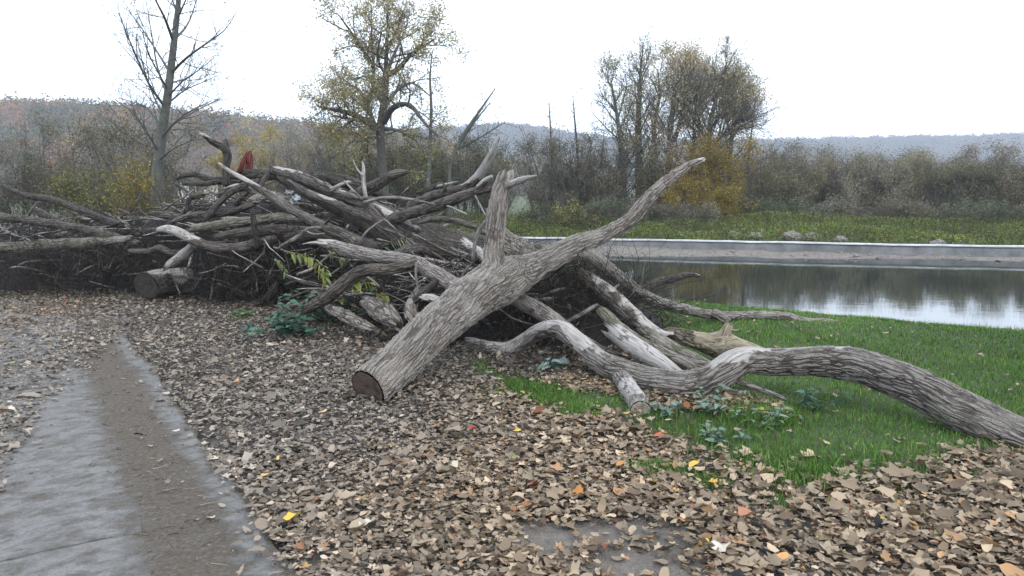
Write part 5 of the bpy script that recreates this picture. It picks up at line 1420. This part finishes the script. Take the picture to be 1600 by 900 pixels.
# -- loose branches: every one an object of its own
r = np.random.default_rng(123)
STICKS = [('stick_grey', 'dead_stick', 'thin grey dead stick lying tangled on the driftwood pile', 'grey sticks tangled on the pile', 175),
          ('stick_brown', 'brown_stick', 'thin dark brown dead stick lying tangled on the driftwood pile', 'brown sticks tangled on the pile', 150),
          ('bark_mid', 'dead_branch', 'arm-thick weathered dead branch jumbled among the driftwood logs', 'weathered branches jumbled in the pile', 40),
          ('drift', 'bleached_twig', 'short bleached whitish twig caught in the driftwood pile', 'bleached twigs in the pile', 34)]
for mt, nm, lb, gp, cnt in STICKS:
    P0 = on_mound(cnt, .8)
    for k in range(cnt):
        p = P0[k].copy()
        fat = mt == 'bark_mid'; tw_ = mt == 'drift'
        Ln = r.uniform(.6, 1.5) if fat else (r.uniform(.2, .55) if tw_ else r.uniform(.45, 1.5))
        rad = r.uniform(.028, .062) if fat else (r.uniform(.006, .014) if tw_ else r.uniform(.008, .022))
        e_ = .25
        sl = (mound_h(np.array([p[0] + e_]), np.array([p[1]]))[0] - mound_h(np.array([p[0] - e_]), np.array([p[1]]))[0]) / (2 * e_)
        sl = float(np.clip(sl, -.6, .6))
        d = unit(np.array([r.choice([-1, 1]), r.normal() * .35, sl * .7 + r.normal() * .28]))
        if p[2] > .9 and r.random() < .15: d = unit(d + [0, 0, .5])
        if p[0] > .3: continue
        if fat and p[0] > -.4: p = np.array([-2.6 - 3.5 * r.random(), 11.4 + r.random(), 0]); p[2] = float(mound_h(np.array([p[0]]), np.array([p[1]]))[0])
        p = p + (np.array([0, -r.uniform(.02, .2), r.uniform(-.04, .08)]) if fat else np.array([0, -r.uniform(.05, .38), r.uniform(-.02, .16)]))
        n = max(6, int(Ln / .07))
        Pl = wiggle_line(p - d * Ln / 2, d, Ln, n, .10 if not fat else .07, -.005, r)
        Pl[:, 2] = np.maximum(Pl[:, 2], .03 + rad)
        R = rad * np.linspace(1, .5, n) * (1 + .1 * r.normal(size=n))
        SEED[0] += 1
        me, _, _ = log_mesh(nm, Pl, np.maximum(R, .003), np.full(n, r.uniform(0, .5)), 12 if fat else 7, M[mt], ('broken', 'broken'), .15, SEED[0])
        link(nm, me, None, lb, 'branch' if fat else ('twig' if tw_ else 'stick'), gp)
for k in range(230):
    c = [W(690, 440, 8.3), W(620, 455, 8.2), W(720, 405, 8.7), W(585, 470, 8.2), W(880, 455, 8.1), W(440, 420, 10.1), W(390, 430, 10.4), W(480, 395, 9.8)][k % 8] if k < 120 else [W(20, 395, 12.2), W(80, 415, 11.8), W(140, 405, 11.6), W(175, 395, 11.6), W(400, 415, 10.6), W(360, 425, 10.7), W(-30, 410, 12.3)][k % 7]
    Ln = r.uniform(.18, .65); rad = r.uniform(.006, .017)
    d = unit(r.normal(size=3) * [1, .5, .6]); p = c + r.normal(size=3) * ([.28, .12, .12] if k < 120 else [.4, .12, .2])
    n = max(6, int(Ln / .05)); Pl = wiggle_line(p - d * Ln / 2, d, Ln, n, .12, 0, r); Pl[:, 2] = np.maximum(Pl[:, 2], .03 + rad)
    SEED[0] += 1
    g = k % 2
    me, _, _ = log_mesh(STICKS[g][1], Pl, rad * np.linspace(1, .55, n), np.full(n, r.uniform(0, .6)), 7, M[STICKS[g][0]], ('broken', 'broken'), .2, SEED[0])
    link(STICKS[g][1], me, None, STICKS[g][2], 'stick', STICKS[g][3])
# -- bits of trash
for (px, py, d, s_, lb) in [(452, 300, 10.2, .045, 'crumpled white plastic scrap in the pile beside the split log'), (462, 310, 10.1, .06, 'flattened pale blue plastic scrap below the crumpled one')]:
    c = W(px, py, d); rr_ = np.random.default_rng(int(px))
    g_ = np.linspace(-1, 1, 7); XX2, YY2 = np.meshgrid(g_, g_)
    Vt = np.stack([XX2 * s_ * 1.1, YY2 * s_ * .4 + .03 * rr_.normal(size=XX2.shape), .25 * s_ * rr_.normal(size=XX2.shape) + YY2 * s_ * .5], -1).reshape(-1, 3) + c
    Qt = [(i * 7 + j, i * 7 + j + 1, (i + 1) * 7 + j + 1, (i + 1) * 7 + j) for i in range(6) for j in range(6)]
    link('plastic_scrap', mesh('plastic_scrap', Vt, Qt, None, False, None, None, [M['plastic']]), label=lb, cat='litter')
for c_ in CHECK: print('LOGMIN', c_[0], round(c_[2], 3))

# ------------------------------------------------------------------ fallen leaves
r = np.random.default_rng(202)
def leaf_template(seed, lobes):
    q = np.random.default_rng(seed)
    n = 13
    th = np.linspace(0, 2 * math.pi, n, endpoint=False)
    if lobes == 'oval': rad = .5 * (1 - .1 * np.cos(2 * th)) * np.ones(n); ax, ay = 1.0, .52
    elif lobes == 'oak': rad = .5 * (1 + .26 * np.cos(7 * th)); ax, ay = 1.0, .62
    else: rad = .5 * (1 + .34 * np.cos(5 * th)) ; ax, ay = .95, .95
    rad = rad * q.uniform(.85, 1.15, n)
    x, y = np.cos(th) * rad * ax, np.sin(th) * rad * ay
    V = np.vstack([np.stack([x, y, x * 0], 1), np.stack([x * .5, y * .5, x * 0], 1), [[0, 0, 0]]])
    cx, cy, tw = q.uniform(.1, .8) * q.choice([-1, 1, 1]), q.uniform(.2, 1.6) * q.choice([-1, 1, 1]), q.normal() * .6
    V[:, 2] = cx * V[:, 0] ** 2 + cy * V[:, 1] ** 2 + tw * V[:, 0] * V[:, 1] + q.normal(size=len(V)) * .02
    V[:, 2] -= V[:, 2].min()
    Q = [(j, (j + 1) % n, n + (j + 1) % n, n + j) for j in range(n)]
    T = [(n + j, n + (j + 1) % n, 2 * n) for j in range(n)]
    return V, np.array(Q), np.array(T)
TPL = [leaf_template(300 + k, ('oval', 'oak', 'maple', 'oval', 'oval', 'oak', 'oval', 'oak')[k % 8]) for k in range(16)]
def rotm(yaw, tilt, az):
    n = len(yaw)
    cz, sz = np.cos(yaw), np.sin(yaw)
    Rz = np.zeros((n, 3, 3)); Rz[:, 0, 0] = cz; Rz[:, 0, 1] = -sz; Rz[:, 1, 0] = sz; Rz[:, 1, 1] = cz; Rz[:, 2, 2] = 1
    kx, ky = np.cos(az), np.sin(az); c, s = np.cos(tilt), np.sin(tilt)
    Rt = np.zeros((n, 3, 3))
    Rt[:, 0, 0] = c + kx * kx * (1 - c); Rt[:, 0, 1] = kx * ky * (1 - c); Rt[:, 0, 2] = ky * s
    Rt[:, 1, 0] = kx * ky * (1 - c); Rt[:, 1, 1] = c + ky * ky * (1 - c); Rt[:, 1, 2] = -kx * s
    Rt[:, 2, 0] = -ky * s; Rt[:, 2, 1] = kx * s; Rt[:, 2, 2] = c
    return Rt @ Rz
LCOL = np.array([(.20, .168, .135), (.25, .215, .175), (.15, .122, .096), (.31, .265, .215), (.105, .083, .064), (.175, .155, .13), (.25, .165, .10), (.24, .115, .05), (.42, .27, .07), (.17, .065, .04), (.22, .225, .09)])
LW = np.array([5, 5, 4, 3, 2.6, 4.5, 1.0, .2, .08, .15, .12]); LW = LW / LW.sum()
BARE = [(G(930, 838)[:2], .38, .14), (G(985, 880)[:2], .34, .14), (G(1035, 893)[:2], .22, .10), (G(860, 845)[:2], .2, .15)]
def litter_density(x, y):
    pd = path_right_dist(x, y)
    d = sstep(-.07, .07, pd + pn2(x, y, 5., 3, 4.) * .14)
    um = np.interp(y, [2.5, 3.6, 4.9, 6.0, 7.2, 8.0, 8.4], [1.3, 1.05, .85, .6, .28, .02, -.2])
    left = sstep(-.05, .28, -pd - um + pn2(x, y, 3., 3, 44.) * .25)
    d = np.maximum(d, left) + .012 * ((pd < 0) & (pd > -.5))
    g = grass_mask(x, y)
    d = d * (1 - .99 * g)
    d = d * (.62 + .5 * sstep(-.35, .25, pn2(x, y, 1.1, 3, 31.)))
    for c, rx, ry in BARE:
        q = np.hypot((x - c[0]) / rx, (y - c[1]) / ry) + .5 * pn2(x, y, 5., 2, 7.)
        d = d * (1 - .9 * sstep(1.55, .35, q))
    return d
cand = 230000
ang_lo, ang_hi = -.80, .80
y = 2.25 + (13.2 - 2.25) * r.random(cand) ** .85
x = y * np.tan(r.uniform(-.66, .86, cand)) * 1.12
keepm = r.random(cand) < litter_density(x, y) * np.where(mound_h(x, y) > .1, 0.25, 1)
x, y = x[keepm], y[keepm]
n = len(x)
rightness = sstep(-1.2, 2.0, x)
size = (.029 + .0075 * rightness) * r.lognormal(.06, .40, n)
big_extra = r.random(n) < .04; size[big_extra] *= 1.4
z = np.maximum(gz(x, y), np.where(path_right_dist(x, y) < 0.02, .012, -9)) + r.random(n) ** 1.6 * .035 + .004
tilt = np.abs(r.normal(size=n)) * .28
steep = r.random(n) < .10; tilt[steep] += .5
Rm = rotm(r.uniform(0, 6.28, n), tilt, r.uniform(0, 6.28, n))
ci = r.choice(len(LCOL), n, p=LW)
tone = pn2(x, y, .8, 3, 12.)
lc = .99 * LCOL[ci] * np.array([1.10, .98, .82]) * (1 + r.normal(size=(n, 1)) * .28) * (1 + .25 * tone[:, None])
greyer = sstep(.2, -.5, pn2(x, y, .5, 2, 17.) + rightness - .5)[:, None] * .5
lum = lc.mean(1, keepdims=True)
lc = lc * (1 - greyer) + (lum * np.array([1.02, .99, .94]) * .92) * greyer
z += np.sin(tilt) * size * .35
which = r.integers(0, len(TPL), n)
dist = np.hypot(x, y)
vis = (np.abs(x) < y * .72) & (y > 2.75)
order = np.argsort(np.where(vis, dist / size, 1e9))
single = np.zeros(n, bool); single[order[:285]] = True
acc = Acc()
for k, (TV, TQ, TT) in enumerate(TPL):
    s = np.where((which == k) & ~single)[0]
    if not len(s): continue
    Vv = np.einsum('nij,vj->nvi', Rm[s], TV) * size[s][:, None, None] + np.stack([x[s], y[s], z[s]], 1)[:, None, :]
    nv = len(TV)
    off = (np.arange(len(s)) * nv)[:, None, None]
    base = acc.n
    acc.V.append(Vv.reshape(-1, 3)); acc.n += len(s) * nv
    cc = np.clip(lc[s], .01, .8)
    acc.Q.append((TQ[None] + off).reshape(-1, 4) + base); acc.cq.append(np.repeat(cc, len(TQ), 0))
    acc.T.append((TT[None] + off).reshape(-1, 3) + base); acc.ct.append(np.repeat(cc, len(TT), 0))
link('leaf_litter', acc.mesh('leaf_litter', [M['litter']], True), label='carpet of dry brown and grey fallen leaves over the ground', cat='leaf litter', kind='stuff')
def one_leaf(k, pos, sz, Rmat, colr, label, group):
    TV, TQ, TT = TPL[k]
    V = (TV @ Rmat.T) * sz
    me = mesh('fallen_leaf', V, TQ, TT, True, np.clip(colr, .01, .85), None, [M['litter']])
    o = link('fallen_leaf', me, None, label, 'leaf', group)
    o.location = pos
    return o
for i in np.where(single)[0]:
    one_leaf(which[i], (x[i], y[i], z[i]), size[i], Rm[i], lc[i], 'dry dull fallen leaf lying in the litter in the near foreground', 'fallen leaves nearest the camera')
for (px, py, s_, k, c, lb) in [
        (1218, 888, .085, 0, (.55, .30, .12), 'large orange-tan fallen leaf at the bottom edge of the picture'),
        (1127, 872, .075, 2, (.52, .46, .38), 'pale cream fallen leaf near the bottom right'),
        (1099, 865, .07, 4, (.60, .38, .06), 'golden yellow fallen leaf left of the pale cream one'),
        (459, 822, .085, 3, (.58, .38, .06), 'yellow fallen leaf near the path at bottom left'),
        (1084, 738, .085, 6, (.55, .36, .05), 'bright yellow fallen leaf beside the small grass tufts'),
        (903, 783, .09, 5, (.36, .15, .035), 'rusty orange curled leaf in the middle foreground'),
        (1168, 818, .10, 3, (.36, .17, .10), 'reddish folded leaf in the right foreground'),
        (968, 738, .07, 0, (.40, .20, .06), 'small orange leaf in the centre of the litter'),
        (709, 744, .085, 3, (.50, .42, .30), 'pale tan oval leaf in the centre foreground'),
        (807, 684, .06, 6, (.52, .38, .06), 'small yellow leaf in front of the sawn end'),
        (505, 653, .065, 0, (.60, .44, .16), 'pale yellow leaf left of the sawn end'),
        (369, 605, .08, 5, (.50, .24, .08), 'orange leaf between the path and the sawn end'),
        (433, 729, .06, 3, (.55, .38, .16), 'light orange leaf near the path edge'),
        (415, 755, .055, 0, (.55, .33, .10), 'apricot leaf just right of the path edge'),
        (570, 834, .09, 6, (.50, .44, .36), 'pale upturned leaf in the lower left foreground'),
        (1028, 690, .07, 5, (.40, .10, .05), 'brick red leaf below the small sawn log'),
        (740, 680, .075, 3, (.30, .06, .045), 'dark red leaf in front of the big sawn end'),
        (1186, 650, .07, 6, (.50, .46, .06), 'yellow-green upright leaf at the edge of the grass'),
        (276, 686, .06, 6, (.45, .42, .38), 'pale leaf lying on the dirty path')]:
    p = G(px, py); p[2] = max(gz1(p[0], p[1]), .012 if path_right_dist(np.array([p[0]]), np.array([p[1]]))[0] < 0 else -9) + .045
    one_leaf(k, p, s_ * 1.1, rotm(np.array([r.uniform(0, 6.28)]), np.array([r.uniform(.05, .3)]), np.array([4.7]))[0], np.array(c), lb, None)

# crumbs and little sticks on the path
n = 2600
i = r.integers(0, len(EP), n); u = np.abs(.36 + r.normal(size=n) * .22)
near = r.random(n) < np.clip(7 / (EP[i, 1] + 3), .1, 1)
i, u = i[near], u[near]; n = len(i)
p2 = EP[i] + nl[i] * u[:, None] + r.normal(size=(n, 2)) * .04
P = np.stack([p2[:, 0], p2[:, 1], np.full(n, .026)], 1)
V, Q = twigs(P, np.stack([r.normal(size=n) + .9, r.normal(size=n) * .8 + .3, np.zeros(n)], 1), r.uniform(.015, .10, n), r.uniform(.0012, .003, n), .12, r)
a = Acc(); a.add(V, Q, None, np.repeat(pal(r, n, [(.06, .05, .04), (.12, .10, .08), (.20, .17, .14)], None, .2), 9, 0))
n2 = 2600
i = r.integers(0, len(EP), n2); u = np.abs(.34 + r.normal(size=n2) * .2)
p2 = EP[i] + nl[i] * u[:, None]
V, Q = leaves(np.stack([p2[:, 0], p2[:, 1], np.full(n2, .028)], 1), r.uniform(.006, .025, n2), r, .7, .8)
a.add(V, Q, None, pal(r, n2, [(.07, .058, .046), (.13, .11, .088), (.2, .17, .13)], None, .2))
link('path_debris', a.mesh('path_debris', [M['litter']], False), label='crumbled leaves and bits of twig swept along the path', cat='debris', kind='stuff')

# ------------------------------------------------------------------ grass
r = np.random.default_rng(303)
def blades(x, y, h, w, cols, wts):
    n = len(x)
    z = gz(x, y)
    az = r.uniform(0, 6.28, n); lean = np.abs(r.normal(size=n)) * .55
    dx, dy = np.cos(az), np.sin(az)
    px_, py_ = -dy, dx
    def at(t, wd):
        off = lean * h * t * t
        c = np.stack([x + dx * off, y + dy * off, z + h * t * (1 - .25 * lean * t) - .005], 1)
        o = np.stack([px_, py_, px_ * 0], 1) * (wd * w)[:, None]
        return c - o, c + o
    a0, b0 = at(0, .5); a1, b1 = at(.5, .45); t1, _ = at(1., 0.)
    V = np.stack([a0, b0, b1, a1, t1], 1).reshape(-1, 3)
    o = (np.arange(n) * 5)[:, None]
    Q = o + np.array([0, 1, 2, 3]); T = o + np.array([3, 2, 4])
    tone = pn2(x, y, .9, 3, 14.)
    c = np.clip(pal(r, n, cols, wts, .22) * (1 + .55 * tone[:, None]), .006, .6)
    return V, Q, T, c
GC = [(.07, .165, .022), (.10, .22, .03), (.05, .115, .02), (.17, .24, .045), (.17, .15, .07)]
a = Acc()
def put(V, Q, T, c):
    a.Q.append(Q + a.n); a.cq.append(c); a.T.append(T + a.n); a.ct.append(c); a.V.append(V); a.n += len(V)
m_ = 320000
y = 3.3 + 10.2 * r.random(m_) ** 1.0; x = r.uniform(-1.2, 1, m_) * 0 + y * r.uniform(-.30, 1.2, m_)
gmv = grass_mask(x, y) * (y < near_shore(x) - .05) * np.clip(7.5 / y, .35, 1) ** 1.0
k = r.random(m_) < gmv * .85
x, y = x[k], y[k]
clump = pn2(x, y, 1.6, 3, 21.)
h = (.032 + .04 * np.clip(clump + .3, 0, 1)) * r.uniform(.6, 1.4, len(x))
put(*blades(x, y, h, r.uniform(.0035, .007, len(x)) * np.clip(y / 6, .8, 1.7), GC, [4, 3, 3, 1.5, .8]))
# tussock edge along the pond
m_ = 12000
x = r.uniform(1, 16, m_); y = near_shore(x) - np.abs(r.normal(size=m_)) * .25 - .02
put(*blades(x, y, r.uniform(.06, .18, m_), r.uniform(.006, .012, m_), [(.08, .11, .03), (.14, .14, .05), (.05, .08, .022)], [3, 2, 2]))
# the two bright tufts and the moss edges
for (px, py, rad, cnt, hh_) in [(905, 645, .14, 1500, .09), (835, 618, .30, 2600, .08), (1235, 735, .25, 1500, .13), (1015, 735, .12, 500, .07), (1052, 738, .12, 500, .07), (1106, 757, .1, 350, .06), (1190, 650, .3, 1200, .12)]:
    c = G(px, py); q = r.normal(size=(cnt, 2)) * rad * .6
    put(*blades(c[0] + q[:, 0], c[1] + q[:, 1], hh_ * .7 * r.uniform(.5, 1.3, cnt), r.uniform(.004, .007, cnt), GC, [4, 3, 3, 1.5, .8]))
link('grass', a.mesh('grass', [M['grass']], False), label='green grass between the leaf litter and the pond', cat='grass', kind='stuff')

# ------------------------------------------------------------------ leafy plants
def blade_leaves(bases, dirs, lens, width, droop, rng, cols):
    """pointed leaves of six faces with a mid fold"""
    n = len(bases)
    dirs = unit(dirs); side = unit(np.cross(dirs, np.array([0, 0, 1.0]) + rng.normal(size=(n, 3)) * .25)); up = np.cross(side, dirs)
    ts = np.array([0, .3, .65, 1.0]); wd = np.array([.12, 1.0, .72, 0])
    V = []
    for t, w_ in zip(ts, wd):
        c = bases + dirs * (lens * t)[:, None] - np.array([0, 0, 1.0]) * (droop * lens * t * t)[:, None]
        o = side * (lens * width * .5 * w_)[:, None]
        V += [c - o + up * (lens * width * .12 * w_)[:, None], c, c + o + up * (lens * width * .12 * w_)[:, None]]
    V = np.stack(V, 1)
    q = np.array([(3 * k + j, 3 * k + j + 1, 3 * k + j + 4, 3 * k + j + 3) for k in range(3) for j in range(2)])
    Q = (q[None] + (np.arange(n) * 12)[:, None, None]).reshape(-1, 4)
    return V.reshape(-1, 3), Q, np.repeat(cols, 6, 0)
def herb(name, label, base, n_stem, height, spread, llen, width, cols, per=7, droop=.35, seed=1, cat='plant', lean=(0, 0)):
    q = np.random.default_rng(seed)
    e = empty(name, base, label, cat)
    st, lf = Acc(), Acc()
    for k in range(n_stem):
        b0 = np.array(base) + np.append(q.normal(size=2) * spread * .3, 0)
        P = wiggle_line(b0, [q.normal() * spread + lean[0], q.normal() * spread + lean[1], height * 1.4], height * q.uniform(.6, 1.1), 6, .14, -.03, q)
        V, Q = ring_tube(P, np.linspace(.004, .0015, 6), 5); st.add(V, Q, None, (.06, .075, .035))
        t = np.sort(q.uniform(.25, 1, per)); idx = np.minimum(4, (t * 5).astype(int)); f = (t * 5 - idx)[:, None]
        B = P[idx] * (1 - f) + P[idx + 1] * f
        az = np.arange(per) * 2.4 + q.uniform(0, 6)
        D = np.stack([np.cos(az), np.sin(az), q.uniform(.0, .55, per)], 1)
        V, Q, c = blade_leaves(B, D, llen * q.uniform(.6, 1.2, per), width, droop * q.uniform(.5, 1.5, per), q, pal(q, per, cols, None, .18))
        lf.add(V, Q, None, c)
    child('stems', st.mesh('stems', [M['plant']]), e); child('foliage', lf.mesh('foliage', [M['plant']], True), e)
def gp(px, py):
    p = G(px, py); p[2] = gz1(p[0], p[1]); return p
TEAL = [(.03, .085, .052), (.042, .115, .07), (.024, .065, .045)]
LGRN = [(.07, .14, .04), (.10, .17, .045), (.05, .10, .035)]
PGRN = [(.10, .16, .11), (.075, .13, .09), (.13, .18, .13)]
herb('leafy_plant', 'teal green leafy plant at the edge of the leaf litter left of the pile foot', gp(452, 529), 18, .42, .42, .15, .45, TEAL, 9, seed=401)
herb('leafy_plant', 'dark green nettle-like plant growing under the forked limb', gp(515, 507), 20, .62, .45, .15, .45, TEAL + DGR, 9, seed=402)
herb('leafy_plant', 'bushy green plant with some yellow leaves right of the nettle-like one', gp(568, 505), 18, .66, .42, .13, .5, TEAL + LGRN + [(.30, .26, .04)], 9, seed=403)
herb('small_plant', 'small bright green weed at the dark foot of the pile', gp(376, 496), 8, .2, .25, .11, .5, LGRN, 6, seed=404)
herb('broadleaf_plant', 'pale broad leaved plant under the bare end of the winding limb', gp(862, 582), 4, .22, .10, .15, .6, [(.20, .27, .25), (.12, .19, .15), (.16, .23, .2)], 3, .5, seed=405)
herb('weed', 'bluish green weed beside the pale face of the sawn log', gp(1036, 650), 8, .2, .2, .07, .5, PGRN, 6, seed=406)
herb('weed', 'grey-green feathery weed standing in front of the winding limb', gp(1104, 652), 9, .26, .12, .075, .4, PGRN, 8, seed=407)
herb('weed', 'low green weed by the yellow-green upright leaf', gp(1200, 662), 9, .2, .22, .07, .5, LGRN + PGRN, 6, seed=408)
herb('weed', 'pale green weed on the border of leaves and grass', gp(1120, 690), 8, .15, .22, .07, .5, PGRN, 6, seed=409)
herb('weed', 'dark weed right of the stick under the winding limb', gp(1265, 640), 8, .2, .22, .08, .45, TEAL, 6, seed=410)
def sprig(label, pts, n, llen, width, cols, droop=.9, seed=1, tw=2.0, updir=-.5):
    q = np.random.default_rng(seed)
    P, R, _ = px_path([(a_, b_, d_, tw) for a_, b_, d_ in pts], .03)
    e = empty('leafy_sprig', P[0], label, 'sprig')
    V, Q = ring_tube(P, np.linspace(.006, .002, len(P)), 6)
    a_ = Acc(); a_.add(V, Q, None, (.08, .07, .05)); child('stem', a_.mesh('stem', [M['plant']]), e)
    t = np.linspace(.1, 1, n); idx = np.minimum(len(P) - 2, (t * (len(P) - 1)).astype(int))
    T = unit(np.gradient(P, axis=0))[idx]
    sd = np.where(np.arange(n) % 2 == 0, 1, -1)[:, None] * unit(np.cross(T, [0, 1.0, .2]))
    D = sd * .8 + T * .5 + np.array([0, -.25, updir]) + q.normal(size=(n, 3)) * .2
    V, Q, c = blade_leaves(P[idx], D, llen * q.uniform(.75, 1.2, n), width, droop * np.ones(n) * .4, q, pal(q, n, cols, None, .2))
    l_ = Acc(); l_.add(V, Q, None, c); child('foliage', l_.mesh('foliage', [M['plant']], True), e)
YLF = [(.26, .28, .05), (.20, .25, .06), (.34, .30, .05), (.16, .22, .07)]
sprig('arching sprig of yellow-green leaves hanging in front of the dark hollow', [(448, 396, 8.9), (465, 396, 8.75), (485, 402, 8.6), (503, 415, 8.5), (515, 430, 8.4)], 26, .105, .36, YLF, seed=411)
sprig('yellow leaf sprig hanging lower right of the arching sprig', [(498, 420, 8.5), (507, 430, 8.4), (512, 442, 8.35)], 9, .10, .4, YLF, seed=412)
sprig('small sprig of dull yellow leaves hanging under the forked limb', [(512, 392, 8.5), (525, 398, 8.45), (538, 408, 8.4)], 12, .08, .4, [(.16, .17, .06), (.12, .14, .05)], seed=413)
sprig('fern-like pale green sprig in front of the massive trunk', [(596, 388, 8.7), (610, 379, 8.65), (625, 373, 8.6), (640, 374, 8.58)], 18, .10, .26, [(.16, .20, .10), (.10, .14, .07), (.2, .22, .12)], seed=414, updir=-.3)
sprig('small green sprig above the broken end of the forked limb', [(540, 382, 8.7), (548, 370, 8.7), (556, 366, 8.7)], 10, .08, .35, [(.12, .17, .05), (.09, .13, .05)], seed=415, updir=-.2)
sprig('yellow-green spray of leaves above the dark green nettle-like plant', [(545, 448, 8.0), (560, 440, 7.9), (578, 442, 7.85), (590, 450, 7.8)], 14, .10, .42, YLF + LGRN, seed=417, updir=-.1)
sprig('drooping dull green sprig left of the arching sprig', [(430, 404, 9.3), (440, 412, 9.1), (447, 425, 9.0)], 10, .09, .4, [(.13, .17, .05), (.10, .14, .05)], seed=418)
sprig('yellow-green sprig among the roots right of the bushy plant', [(588, 470, 7.7), (596, 462, 7.7), (606, 462, 7.65)], 10, .08, .5, YLF + LGRN, seed=416, updir=0)
